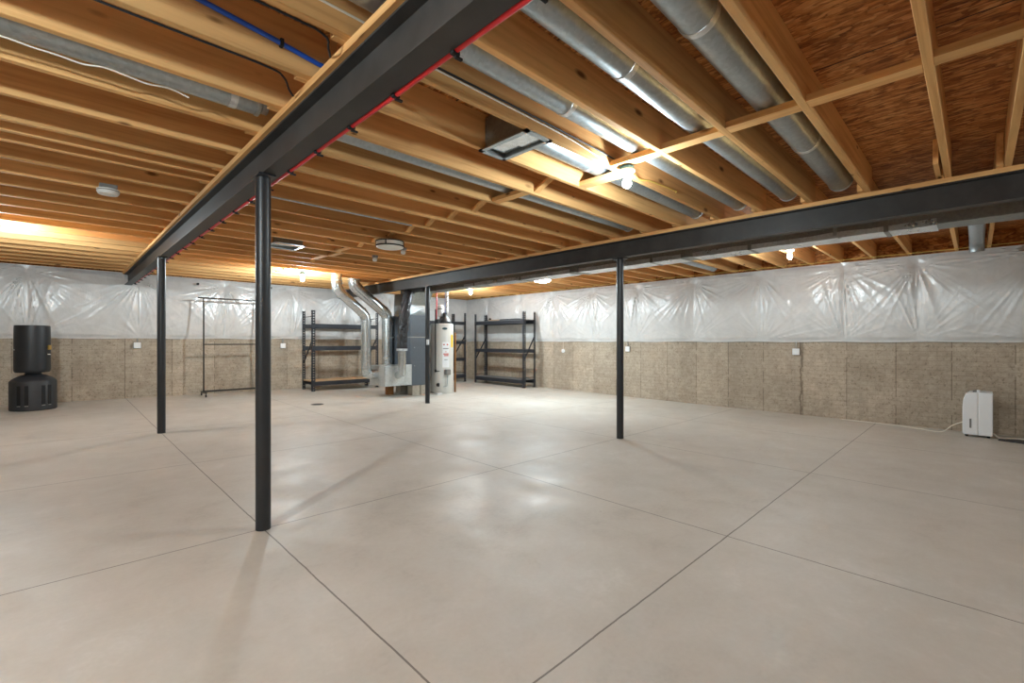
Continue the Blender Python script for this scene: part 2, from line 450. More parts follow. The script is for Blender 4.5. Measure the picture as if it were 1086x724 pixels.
st(MB().box(XL-.2, XR+.2, YB, YB+.2, -.28, WT), 'wall_back', M['wall_b'])
st(MB().box(XR, XR+.2, YF, YB, -.28, WT), 'wall_right', M['wall_r'])
st(MB().box(XL-.2, XL, YF, YB, -.28, WT), 'wall_left', M['wall_b'])
st(MB().box(XL-.2, XR+.2, YF-.2, YF, -.28, WT), 'wall_front', M['wall_b'])
# sill boards on the foundation and rim boards above
st(MB().box(XL-.2, XR+.2, YB+.01, YB+.15, WT, JB), 'trim_1', M['pine_x'])
st(MB().box(XR+.01, XR+.15, YF, YB, WT, JB), 'trim_2', M['pine_y'])
st(MB().box(XL-.2, XR+.2, YB+.08, YB+.12, JB, JT), 'trim_3', M['osb'])
st(MB().box(XR+.08, XR+.12, YF, YB, JB, JT), 'trim_4', M['osb'])
st(MB().box(XL-.12, XL-.08, YF, YB, WT, JT), 'trim_5', M['osb'])
st(MB().box(XL-.2, XR+.2, YF-.12, YF-.08, WT, JT), 'trim_6', M['osb'])

# ------------------------------------------------------------------ vapor-barrier blankets over the upper walls
def blanket(name, label, p0, d, nrm, L, z0, z1, pins, seed):
    rr = random.Random(seed); p0 = Vector(p0); d = Vector(d); nrm = Vector(nrm)
    nx = int(L/.016); nz = 72; H = z1-z0
    PN = []
    for s in pins:
        PN.append((s, z1-.10 + rr.uniform(-.03,.02), 1.0, rr.randint(30, 38), rr.uniform(0, 6)))
        PN.append((s+rr.uniform(-.06,.06), z0+.02, .65, rr.randint(24, 32), rr.uniform(0, 6)))
    waves = [(rr.uniform(1.5, 6), rr.uniform(-1, 1), rr.uniform(0, 6), rr.uniform(.5, 1)) for _ in range(6)]
    ps = sorted(pins)
    vs = []; fs = []
    for j in range(nz+1):
        t = j/nz; z = z0 + H*t
        for i in range(nx+1):
            s = L*i/nx
            lo = max([q for q in ps if q <= s], default=-.6); hi = min([q for q in ps if q > s], default=L+.6)
            w = max(.3, hi-lo); a = (s-lo)/w
            panel = math.sin(PI*a)**.6 if 0 < a < 1 else 0
            prof = (math.sin(PI*min(1, t*1.02))**.55) if 0 < t < .98 else 0
            h = .018 + prof*(.055 + .05*panel)
            for (k, kz, ph, am) in waves: h += .0035*am*prof*math.sin(k*s*2.2 + kz*z*6 + ph)
            for (ps_, pz, am, N, ph) in PN:
                dx, dz = s-ps_, z-pz
                if abs(dx) > 1.1: continue
                r = math.hypot(dx, dz)
                h *= 1 - .8*am*math.exp(-(r/.10)**2)
                th = math.atan2(dz, dx)
                # long pleats hang from each pin, strongest straight below it
                q = th + .10*math.sin(5*th+ph) + .05*math.sin(9*th+2*ph)
                p1 = abs(math.sin(N*.5*q + ph)); p2 = abs(math.sin(N*.83*q + 2.7*ph))
                amp = .35 + .65*(.5+.5*math.sin(7*th + ph))*(.5+.5*math.sin(4*th+3*ph+r*3))
                fold = (1-p1)**2.2 + .5*(1-p2)**2.5 - .3
                fall = math.exp(-abs(dx)/.42 - abs(dz)/.8)
                h += am*.062*fold*amp*min(1, r/.25)*fall
            edge = min(1, t/.05, (1-t)/.03)
            h = .012 + (h-.012)*max(0, edge)
            vs.append(p0 + d*s + nrm*max(.006, h) + Vector((0,0,z + (.006*math.sin(s*5+seed) if j == 0 else 0))))
    for j in range(nz):
        for i in range(nx):
            a = j*(nx+1)+i; fs.append((a, a+1, a+nx+2, a+nx+1))
    n = len(vs)
    mb = MB().add(vs, fs, True)
    # flat back and hems so that the quilt has thickness
    bl = [p0 + d*s + nrm*.003 + Vector((0,0,z)) for (s, z) in ((0,z0),(L,z0),(L,z1),(0,z1))]
    mb.add(bl, [(0,1,2,3)])
    # bottom hem
    root = tag(mb.build(name, M['plastic'], loc=p0), label, 'insulation blanket')
    hm = MB(); pts = [p0 + d*(L*i/60) + nrm*.02 + Vector((0,0,z0+.006*math.sin(L*i/60*5+seed))) for i in range(61)]
    hm.tube(pts, .009, 6)
    h = part(hm, 'hem', M['plastic'], root)
    return root
ZB0, ZB1 = S + .015, JB - .006
blanket('insulation_blanket', 'white plastic insulation blanket along the back wall behind the shelves and clothes rack', (XL, YB, 0), (1,0,0), (0,-1,0), XR-XL-.02, S+.05, ZB1-.0,
        [(-2.6)*S-XL, -1.4*S-XL, -.29*S-XL, .95*S-XL, 2.15*S-XL, 3.26*S-XL, 4.35*S-XL, 5.4*S-XL, 6.45*S-XL], 3)
blanket('insulation_blanket', 'white plastic insulation blanket along the long right wall', (XR, YB-.03, 0), (0,-1,0), (-1,0,0), YB-YF-.03, S-.01, ZB1,
        [(YB-.03)-q*S for q in (8.6, 7.5, 6.5, 5.45, 4.42, 3.36, 2.34, 1.28, .53, -.55, -1.7)], 5)

# ------------------------------------------------------------------ steel beams and posts
BZ0, BZ1 = S*1.88, S*2.051                  # beam underside and top
AX, BX = .811*S, 4.25*S
def ibeam(x, name, label, plate_x0, plate_x1, y1):
    hw, tf, tw = .051, .009, .006
    poly = [(x-hw,BZ0),(x+hw,BZ0),(x+hw,BZ0+tf),(x+tw/2,BZ0+tf+.004),(x+tw/2,BZ1-tf-.004),(x+hw,BZ1-tf),(x+hw,BZ1),(x-hw,BZ1),(x-hw,BZ1-tf),(x-tw/2,BZ1-tf-.004),(x-tw/2,BZ0+tf+.004),(x-hw,BZ0+tf)]
    o = tag(MB().prism(poly, YF+.01, y1).build(name, M['steel'], loc=(x, YF, BZ0)), label, 'steel beam')
    part(MB().box(plate_x0, plate_x1, YF+.01, y1, BZ1, JB), 'wood_plate', M['pine_y'], o, label='pine plate bolted along the top of the beam')
    return o
bA = ibeam(AX, 'steel_beam', 'black steel I-beam overhead with red pipe clipped along its right edge', AX-.075, AX+.06, YB-.02)
bB = ibeam(BX, 'steel_beam', 'black steel I-beam in front of the grey trunk duct', BX-.062, BX+.07, YB-.02)
def post(u, v, label, sticker=False):
    x, y = v*S, u*S; z0 = fz(u, v) - .004
    t = thing('support_post', label, 'support post', (x, y, z0), 'black steel posts under the beams')
    part(MB().lathe([(.0435, z0), (.0435, BZ0-.012)], (x, y, 0), 28), 'shaft', M['post'], t)
    cp = part(MB().rbox(x-.05, x+.05, y-.085, y+.085, BZ0-.012, BZ0, .006), 'cap_plate', M['post'], t)
    for s in (-1, 1): part(MB().lathe([(.009, BZ0-.022), (.009, BZ0-.012)], (x, y+s*.068, 0), 6, False), 'bolt', M['post'], cp)
    if sticker:
        q = MB(); n = 8; vs = []; fs = []
        a0 = math.atan2(-y, -x)
        for k in range(n+1):
            a = a0 - .5 + 1.25*k/n
            for z in (1.10, 1.20): vs.append((x+.0442*math.cos(a), y+.0442*math.sin(a), z))
        for k in range(n): fs.append((2*k, 2*k+2, 2*k+3, 2*k+1))
        part(q.add(vs, fs, True), 'paper_sticker', M['white'], t, label='small white paper sticker')
    return t
post(2.69, .79, 'black round steel post nearest the camera')
post(6.03, .79, 'black round steel post in front of the back wall, farther one under the overhead beam')
post(2.68, 4.28, 'black round steel post standing alone before the right wall')
post(6.22, 4.25, 'black round steel post with a white sticker, in front of the furnace', True)

# ------------------------------------------------------------------ floor joists
EDGE = {0:-.12, 1:.15, 2:.578, 3:.935, 4:1.293, 5:1.635, 6:1.99, 7:2.331, 8:2.688, 9:3.054}
def edge(k): return EDGE[k] if k in EDGE else (-.12+.3475*k if k < 0 else 3.054+.3475*(k-9))
KS = list(range(27, -4, -1))                # numbered outwards from the back wall
def joist_proto(x0, x1):
    return MB().box(x0, x1, -.019, .019, JB, JT).build('floor_joist', M['pine_x'], loc=((x0+x1)/2, 0, JB), bevel=.003)
def joists(x0, x1, off, where, group, extra=()):
    src = joist_proto(x0, x1); first = True
    for i, k in enumerate(KS):
        o = src if first else src.copy()
        if not first: COL.objects.link(o); ORG[o.name] = ORG[src.name].copy()
        first = False
        o.location.y = edge(k)*S - .019 + off
        tag(o, f'pine floor joist {where}, {ORD[i]} from the back wall', 'floor joist', group)
    return src
LAP = .07
jm = joists(AX-.13, BX+.05, 0, 'between the two steel beams', 'floor joists between the two beams')
jl = joists(XL-.06, AX+.05, -.040, 'left of the overhead beam', 'floor joists left of the overhead beam')
jr = joists(BX-.14, XR+.07, .041, 'over the right wall', 'floor joists beyond the trunk duct')
d = jl.copy(); COL.objects.link(d); d.location.y = 3.54*S-.019; ORG[d.name] = ORG[jl.name].copy()
tag(d, 'extra pine joist squeezed in close beside another, left of the overhead beam', 'floor joist', 'floor joists left of the overhead beam')
# short sister block against the second joist of the right group
tag(MB().box(BX-.5, BX-.07, .165*S, .165*S+.03, JB+.0, JB+.18).build('joist_block', M['pine_x'], loc=(BX-.3, .165*S, JB)), 'short pine block nailed beside a joist end above the right-hand beam', 'wood block')

# flat blocking between the near middle joists, wooden cross bridging between the farther ones
FLATV = {1: 2.42, 2: 2.45, 3: 2.46, 4: 2.47, 5: 2.48, 6: 2.64, 8: 2.45, 16: 2.42, 17: 2.50, 18: 2.43}
bridge = None
for k in range(1, 24):
    y0 = edge(k-1)*S + .0005; y1 = edge(k)*S - .0385; a = KS.index(k)
    if k in FLATV:
        v = FLATV[k]
        o = MB().box(v*S-.045, v*S+.045, y0, y1, JB+.0005, JB+.0385).build('joist_blocking', M['pine_y'], loc=(v*S, (y0+y1)/2, JB), bevel=.002)
        tag(o, f'flat pine blocking between the {ORD[a]} and {ORD[a+1]} joists from the back wall', 'blocking', 'blocking across the middle joists')
    else:
        x = 2.50*S
        t = thing('cross_bridging', f'crossed pine bridging strips between the {ORD[a]} and {ORD[a+1]} joists from the back wall', 'bridging', (x, (y0+y1)/2, JB), 'cross bridging between the middle joists')
        part(MB().bar((x+.036, y1, JB+.03), (x+.036, y0, JT-.04), .064, .019, (0,0,1)), 'bridging_strip', M['pine_y'], t)
        part(MB().bar((x-.036, y0, JB+.03), (x-.036, y1, JT-.04), .064, .019, (0,0,1)), 'bridging_strip', M['pine_y'], t)
# ------------------------------------------------------------------ round ducts in the joist bays
def duct(u, z, r, x0, x1, label, bands=(), end_elbow=False, mat='galv', group='round ducts between the joists', straps=()):
    y = u*S; zc = S + z*S; r *= S
    t = thing('round_duct', label, 'round duct', (x0, y, zc-r), group)
    if end_elbow == 'down':
        path = [(x0, y, zc), (x1-.16, y, zc)] + arc((x1-.16, y, zc-.14), .14, PI/2, 0, (1,0,0), (0,0,1), 6)[1:]
        part(MB().tube(path, r, 28), 'pipe', M[mat], t)
    else:
        part(MB().tube([(x0, y, zc), (x1, y, zc)], r, 28), 'pipe', M[mat], t)
        part(MB().lathe([(r, x1-.012), (r+.006, x1-.008), (r+.006, x1+.006), (r*.97, x1+.01), (r*.8, x1+.02), (r*.8, x1+.05)], (0, y, zc), 28, True, 'x'), 'end_collar', M[mat], t)
    for b in bands:
        part(MB().lathe([(r-.001, b-.02), (r+.0035, b-.018), (r+.0035, b+.018), (r-.001, b+.02)], (0, y, zc), 28, True, 'x'), 'tape_band', M['foil'], t)
    for b in straps:
        sp = MB(); n = 14
        pts = [(b, y + (r+.004)*math.cos(a), zc + (r+.004)*math.sin(a)) for a in [PI*1.02 + (PI*.96)*i/n for i in range(n+1)]]
        pts = [(b, pts[0][1], min(JT-.01, zc+.09))] + pts + [(b, pts[-1][1], min(JT-.01, zc+.09))]
        for p, q in zip(pts[:-1], pts[1:]): sp.bar(p, q, .026, .002, (1,0,0) if False else (0, q[2]-p[2], -(q[1]-p[1])))
        part(sp, 'hanger_strap', M['foil'], t, label='thin metal hanger strap')
    return t
def v2(x, y, z): return .7103*z*(x-60)/(361.5-y)*S
XE = BX - .12
duct(1.06, 1.182, .064, AX-.6, XE, 'round metal duct one bay left of the widest duct, crossing near the bulb', bands=(2.02,), straps=(), end_elbow=False)
duct(.716, 1.192, .074, AX-.6, XE, 'widest round metal duct, rightmost in the ceiling, beside the bare strand board', bands=(1.95, 3.7))
duct(1.43, 1.182, .064, AX-.6, XE, 'round metal duct directly above the near bare bulb', bands=(2.1,))
duct(1.80, 1.182, .064, 1.93*S, XE, 'round metal duct running from the near register boot', bands=(2.9,))
duct(2.50, 1.178, .060, AX+.1, XE, 'slim round metal duct in the fifth duct bay, beyond the register boot', bands=(3.0,))
duct(2.50, 1.178, .060, XL+.2, AX-.12, 'round metal duct high on the left of the overhead beam', bands=(.70,))
duct(5.55, 1.178, .060, 2.05*S, XE, 'thin far metal duct running from the far register boot', bands=())
duct(.0, 1.115, .062, 5.15*S, 7.3*S, 'short round duct elbowing down beside the right wall, at the right edge of the photo', end_elbow='down')
duct(2.86, 1.135, .060, 5.15*S, 7.2*S, 'short round duct between joists over the right wall, left of the bulb there')

# trunk duct beyond the second beam
TX0, TX1, TZ0, TZ1 = 4.74*S, 4.985*S, S+.885*S, JB-.02
t = thing('trunk_duct', 'long rectangular grey trunk duct hung behind the second beam', 'trunk duct', (TX0, YF, TZ0))
part(MB().box(TX0, TX1, YF+.2, 7.85*S, TZ0, TZ1), 'duct_body', M['galv_dull'], t, bevel=.004)
for i in range(9):
    y = -.6 + i*1.2
    b = MB().box(TX0-.012, TX1+.012, y-.018, y+.018, TZ0-.012, TZ1)
    part(b, 'joint_cleat', M['galv_dull'], t)
for (ya, yb) in ((YF+.3, -.9), (.25, 2.45), (2.6, 4.2), (4.35, 6.9)):
    pts = 14; vs = []; fs = []
    rr = random.Random(int(ya*10)+50)
    for i in range(pts+1):
        y = ya + (yb-ya)*i/pts
        for j, x in enumerate((TX0-.006, TX0-.004, TX0+.10, TX1-.05, TX1+.006)):
            vs.append((x, y, TZ0 + (.05+rr.uniform(-.008,.004) if j == 0 else -.005 - rr.uniform(0, .006))))
    for i in range(pts):
        for j in range(4): a = i*5+j; fs.append((a, a+1, a+6, a+5))
    part(MB().add(vs, fs, True), 'foil_tape', M['foil'], t, label='crinkled foil tape along the bottom')
for y in (1.0, 3.4, 5.8):
    part(MB().bar((TX0-.005, y, TZ0+.02), (TX0-.005, y, JB+.05), .03, .003, (1,0,0)), 'hanger_strap', M['galv'], t)

# register boots
def boot(u0, u1, v0, v1, label):
    x0, x1, y0, y1 = v0*S, v1*S, u0*S, u1*S; z = JB-.012
    t = thing('register_boot', label, 'register boot', ((x0+x1)/2, (y0+y1)/2, z), 'metal register boots')
    f = MB(); w = .032
    f.box(x0, x1, y0, y0+w, z, z+.01).box(x0, x1, y1-w, y1, z, z+.01).box(x0, x0+w, y0, y1, z, z+.01).box(x1-w, x1, y0, y1, z, z+.01)
    part(f, 'flange', M['galv'], t)
    b = MB(); a0, a1, b0, b1 = x0+w*.8, x1-w*.8, y0+w*1.2, y1-w*1.2
    b.add([(a0,b0,z+.008),(a1,b0,z+.008),(a1,b1,z+.008),(a0,b1,z+.008),(a0,b0,JT-.03),(a1,b0,JT-.03),(a1,b1,JT-.03),(a0,b1,JT-.03)],
          [(4,5,6,7),(0,1,5,4),(1,2,6,5),(2,3,7,6),(3,0,4,7)])
    part(b, 'boot_box', M['galv_dull'], t)
    for (ya, yb_, dz) in ((b0+.01, (b0+b1)/2-.006, .016), ((b0+b1)/2+.006, b1-.01, .024)):
        part(MB().box(a0+.035, a1-.006, ya, yb_, z+dz, z+dz+.003), 'damper_plate', M['galv_bright'], t, bevel=.001)
    return t
boot(1.61, 1.985, 1.70, 1.90, 'near galvanized register boot in the ceiling before the bare bulb')
boot(5.36, 5.70, 1.68, 2.02, 'far galvanized register boot in the ceiling beside the near post')

# ------------------------------------------------------------------ lamps
def lamp(u, v, z, label, bm='bulb', box='bluebox'):
    x, y = v*S, u*S; zc = S + z*S
    t = thing('bare_bulb_lamp', label, 'ceiling lamp', (x, y, zc-.06), 'bare bulb lampholders')
    part(MB().lathe([(.052, JB-.002), (.052, zc+.052), (.048, zc+.048)], (x, y, 0), 8, False), 'junction_box', M[box], t)
    lh = part(MB().lathe([(.056, zc+.048), (.057, zc+.036), (.04, zc+.026), (.026, zc+.018), (.024, zc+.004), (.018, zc+.004)], (x, y, 0), 24), 'lampholder', M['porcelain'], t)
    prof = [(.013, zc+.006), (.015, zc-.006), (.022, zc-.022), (.030, zc-.04), (.031, zc-.052), (.027, zc-.068), (.016, zc-.079), (.0005, zc-.083)]
    part(MB().lathe(prof, (x, y, 0), 20), 'bulb', M[bm], lh, label='glowing white bulb')
    return t
lamp(1.53, 2.52, 1.02, 'nearest lit bare bulb below the joist blocking, on a blue box', 'bulb_low')
lamp(1.507, 5.97, 1.005, 'lit bare bulb near the right wall, beyond the second beam', 'bulb_low')
x, y = 5.73*S, 5.07*S
t = thing('led_disc_light', 'lit flat white disc light beyond the second beam, near the right wall shelf', 'ceiling lamp', (x, y, JB-.06))
part(MB().lathe([(.06, JB-.001), (.06, JB-.06), (.15, JB-.064), (.165, JB-.076), (.165, JB-.086), (.15, JB-.09)], (x, y, 0), 36), 'housing', M['porcelain'], t)
part(MB().lathe([(.149, JB-.0895), (.145, JB-.105), (.12, JB-.12), (.07, JB-.128), (.0005, JB-.13)], (x, y, 0), 36), 'diffuser', M['disc'], t, label='glowing diffuser')
lamp(7.13, 5.9, 1.005, 'lit bare bulb just right of the water heater', 'bulb')
lamp(7.42, 2.74, 1.005, 'lit bare bulb left of the big silver ducts', 'bulb')
lamp(6.37, -.40, 1.005, 'lit bare bulb at the left edge of the photo', 'bulb_mid')
lamp(1.15, -1.35, 1.005, 'lit bare bulb outside the frame, left of the camera', 'bulb_high')
lamp(-1.8, 3.2, 1.005, 'added fill bulb outside the frame, behind the camera to the right', 'bulb_low')  # unseen bulb added as fill light for the near end of the room
# pull the drum fixture
x, y = 2.53*S, 4.40*S; z1 = JB - .004
t = thing('flush_drum_light', 'unlit round flush light with frosted shade and dark rings', 'ceiling light', (x, y, z1-.11))
part(MB().lathe([(.075, z1), (.08, z1-.016), (.16, z1-.02), (.16, z1-.026)], (x, y, 0), 32), 'canopy', M['dark'], t)
part(MB().lathe([(.165, z1-.026), (.166, z1-.09), (.160, z1-.10), (.12, z1-.112), (.06, z1-.117), (.0005, z1-.118)], (x, y, 0), 40), 'shade', M['diff'], t)
part(MB().lathe([(.166, z1-.022), (.174, z1-.022), (.174, z1-.034), (.166, z1-.034), (.166, z1-.022)], (x, y, 0), 40), 'ring', M['dark'], t)
part(MB().lathe([(.167, z1-.078), (.175, z1-.078), (.175, z1-.092), (.166, z1-.092), (.167, z1-.078)], (x, y, 0), 40), 'ring', M['dark'], t)
for a in (2.4, 3.9, 5.5, .8):
    part(MB().bar((x+.171*math.cos(a), y+.171*math.sin(a), z1-.03), (x+.171*math.cos(a), y+.171*math.sin(a), z1-.084), .012, .006, (math.cos(a), math.sin(a), 0)), 'post', M['dark'], t)
# smoke alarm
x, y = .26*S, 4.25*S
t = thing('smoke_alarm', 'round white smoke alarm on a grey bracket under the left joists', 'smoke alarm', (x, y, JB-.07))
part(MB().box(x-.055, x+.055, y-.05, y+.05, JB-.031, JB-.001), 'bracket', M['greyprint'], t)
part(MB().lathe([(.05, JB-.03), (.072, JB-.036), (.072, JB-.058), (.062, JB-.076), (.03, JB-.082), (.0005, JB-.082)], (x, y, 0), 32), 'cover', M['smoke'], t)
part(MB().lathe([(.0722, JB-.045), (.0735, JB-.048), (.0722, JB-.051), (.0715,JB-.048), (.0722, JB-.045)], (x, y, 0), 32), 'vent_slot', M['greyprint'], t)
# two small pale fixtures beyond the drum light: grey base, rounded lower body
for (u, v, lb) in ((4.69, 2.87, 'small pale fixture right behind the drum light'), (5.36, 2.87, 'small pale fixture under the joists farther back than the drum light')):
    x, y = v*S, u*S
    t = thing('small_ceiling_fixture', lb, 'ceiling lamp', (x, y, JB-.09), 'small pale ceiling fixtures')
    part(MB().lathe([(.045, JB-.001), (.045, JB-.03), (.03, JB-.036)], (x, y, 0), 20), 'base', M['greyprint'], t)
    part(MB().lathe([(.022, JB-.036), (.032, JB-.05), (.034, JB-.066), (.024, JB-.084), (.0005, JB-.09)], (x, y, 0), 20), 'glass', M['diff'], t)

# ------------------------------------------------------------------ pipes and cables overhead
xe = AX+.051+.013
t = thing('red_water_pipe', 'red flexible water pipe clipped along the right edge of the overhead beam', 'water pipe', (xe, -1.0, BZ0))
part(MB().tube([(xe, YF+.2 + i*.35, BZ0+.004+.003*math.sin(i*2.1)) for i in range(0, 40)], .0115, 10), 'pipe', M['red'], t)
for i in range(26):
    y = .5 + i*.405
    if y < YB-.3: part(MB().rbox(xe-.018, xe+.016, y-.01, y+.01, BZ0-.012, BZ0+.018, .004, 'y').bar((xe-.002, y, BZ0-.016), (xe+.03, y, BZ0-.016), .012, .008), 'clip', M['dark'], t)
t = thing('blue_water_pipe', 'blue flexible water pipe along a joist at the top left', 'water pipe', (-.5, 1.93*S, S+1.17*S))
yb = edge(6)*S-.038-.040-.013
part(MB().tube([(-2.0, yb, S*2.24), (.334*S-.3, yb, S*2.212), (.334*S, yb, S*2.196), (.60*S, yb, S*2.166), (.787*S-.02, yb, S*2.142), (1.1*S, yb, S*2.13)], .0115, 10), 'pipe', M['blue'], t)
xq = .627*S
part(MB().rbox(xq-.008, xq+.008, yb-.016, yb+.013, S*2.163-.018, S*2.163+.018, .005, 'x'), 'clip', M['dark'], t)
def smooth(pts, n=5):
    P = [Vector(p) for p in pts]
    if len(P) < 3: return P
    P = [P[0]*2-P[1]] + P + [P[-1]*2-P[-2]]; o = []
    for i in range(1, len(P)-2):
        a, b, c, d = P[i-1:i+3]
        for k in range(n):
            t = k/n
            o.append(.5*((2*b) + (c-a)*t + (2*a-5*b+4*c-d)*t*t + (3*b-a-3*c+d)*t*t*t))
    return o + [P[-2]]
def cable(name, pts, r, mat, label, cat='cable'):
    pts = smooth(pts, 4)
    return tag(MB().tube(pts, r, 8).build(name, M[mat], loc=pts[0]), label, cat)
yk = edge(6)*S-.040+.006
cable('black_cable', [(-1.8, yk, JB-.004), (.25, yk, JB-.004), (.58*S, yk, JB-.005), (.66*S, yk+.03, JB-.01), (.70*S, yk+.10, JB-.02), (.735*S, yk+.16, BZ1+.02)], .005, 'dark', 'black cable along a joist edge at the top left, bending to the overhead beam')
yk = edge(5)*S-.040+.006
cable('black_cable', [(-1.2, yk, JB-.004), (.5, yk, JB-.004), (.66*S, yk+.01, JB-.004), (.70*S, yk+.05, JB-.03), (.74*S, yk+.14, BZ1+.03)], .005, 'dark', 'black cable along the joist right of the blue pipe')
yk = edge(5)*S-.040-.038-.006
cable('white_cable', [(-1.2, yk, JB+.09), (.6*S, yk, JB+.085), (.85*S, yk, JB+.08)], .005, 'cable_w', 'white cable stapled to a joist left of the overhead beam')
yk = edge(5)*S-.038-.007
cable('black_cable', [(AX+.1, yk, S*2.150), (1.6*S, yk, S*2.150), (2.0*S, yk, S*2.147), (2.35*S, yk, S*2.142), (2.6*S, yk, S*2.13)], .0055, 'dark', 'black cable on a joist face above the near register boot')
cable('white_cable', [(AX+.1, yk, S*2.140), (1.6*S, yk, S*2.134), (2.0*S, yk, S*2.128), (2.3*S, yk-.01, S*2.098)], .0045, 'cable_w', 'thin white cable below the black one above the near register boot')
cable('yellow_cable', [(2.60*S, yk-.03, S*2.105), (2.70*S, yk-.015, S*2.09), (2.80*S, yk, S*2.088), (2.95*S, yk, S*2.11), (3.3*S, yk, S*2.128), (3.32*S, yk, S*2.12)], .006, 'yellow', 'yellow cable looping from the nearest lit bulb along a joist')
cable('yellow_cable', wav((7.44*S, YB-.4, JB-.009), (7.44*S, YF+.3, JB-.009), 40, .004, 2), .005, 'yellow', 'yellow cable stapled under the joists above the right wall blanket')
us = 2.47
cable('white_string', wav((-1.6, us*S-.03, S+1.09*S), (.42*S, us*S+.0, S+1.093*S), 26, .008, 4), .004, 'cable_w', 'thin wavy white wire under the round duct at the top left', 'wire')
cable('grey_conduit', [(AX+.1, 3.75*S-.06, JB-.009), (2.35*S, 3.75*S-.06, JB-.009)], .008, 'galv', 'thin grey conduit under the joists left of the drum light', 'conduit')

# ------------------------------------------------------------------ outlets on the walls
def outlet(x, y, z, nx, ny, label, ztop):
    t = thing('outlet_box', label, 'outlet', (x, y, z), 'surface outlet boxes')
    tx, ty = -ny, nx
    def bx(hw, hh, d0, d1, zc):
        P = [(x+tx*a+nx*d, y+ty*a+ny*d) for a in (-hw, hw) for d in (d0, d1)]
        xs = [p[0] for p in P]; ys = [p[1] for p in P]
        return (min(xs), max(xs), min(ys), max(ys), zc-hh, zc+hh)
    part(MB().box(*bx(.056, .058, .001, .05, z)), 'box', M['galv_bright'], t, bevel=.004)
    cv = part(MB().box(*bx(.052, .054, .05, .054, z)), 'cover_plate', M['white'], t, bevel=.002)
    for s in (-.024, .024):
        cx, cy = x+tx*s, y+ty*s
        for zz in (-.02, .02):
            part(MB().bar((cx+nx*.054, cy+ny*.054, z+zz), (cx+nx*.056, cy+ny*.056, z+zz), .03, .028), 'receptacle', M['porcelain'], cv)
    part(MB().tube([(x+nx*.025, y+ny*.025, z+.058), (x+nx*.025, y+ny*.025, ztop)], .011, 10), 'conduit', M['galv_bright'], t)
outlet(.926*S, YB, S-.068*S, 0, -1, 'outlet box on the back wall left of the clothes rack', S+.046)
outlet(3.117*S, YB, S-.09*S, 0, -1, 'outlet box on the back wall between the near post and the shelf', S+.046)
outlet(XR, 1.854*S, S-.155*S, -1, 0, 'outlet box on the right wall beside the jagged crack', S-.016)
outlet(XR, 4.637*S, S-.15*S, -1, 0, 'outlet box on the right wall just right of the lone post', S-.016)
t = thing('wall_cap', 'small round white cap on the right wall beside the shelf', 'wall cap', (XR, 6.21*S, S-.21*S))
part(MB().lathe([(.05, 0), (.05, -.02), (.04, -.028), (.0005, -.03)], (XR-.001, 6.21*S, S-.21*S), 20, True, 'x'), 'cap', M['white'], t)
part(MB().tube([(XR-.012, 6.21*S, S-.165*S), (XR-.012, 6.21*S, S)], .006, 8), 'wire', M['cable_w'], t)

for (u, v, zz, lb) in ((9.45, 1.72, .97, 'small black square clip on the back blanket, left of the clothes rack top'), (9.45, 2.87, .995, 'small black square clip on the back blanket, right beside the near post')):
    x, y, z = v*S, YB-.165, S+zz*S
    t = thing('blanket_clip', lb, 'clip', (x, YB, z), 'black clips on the back blanket')
    part(MB().rbox(x-.022, x+.022, y, y+.02, z-.022, z+.022, .004, 'y'), 'plate', M['dark'], t)
    part(MB().tube([(x, y+.018, z), (x, YB-.002, z)], .006, 8), 'pin', M['dark'], t)
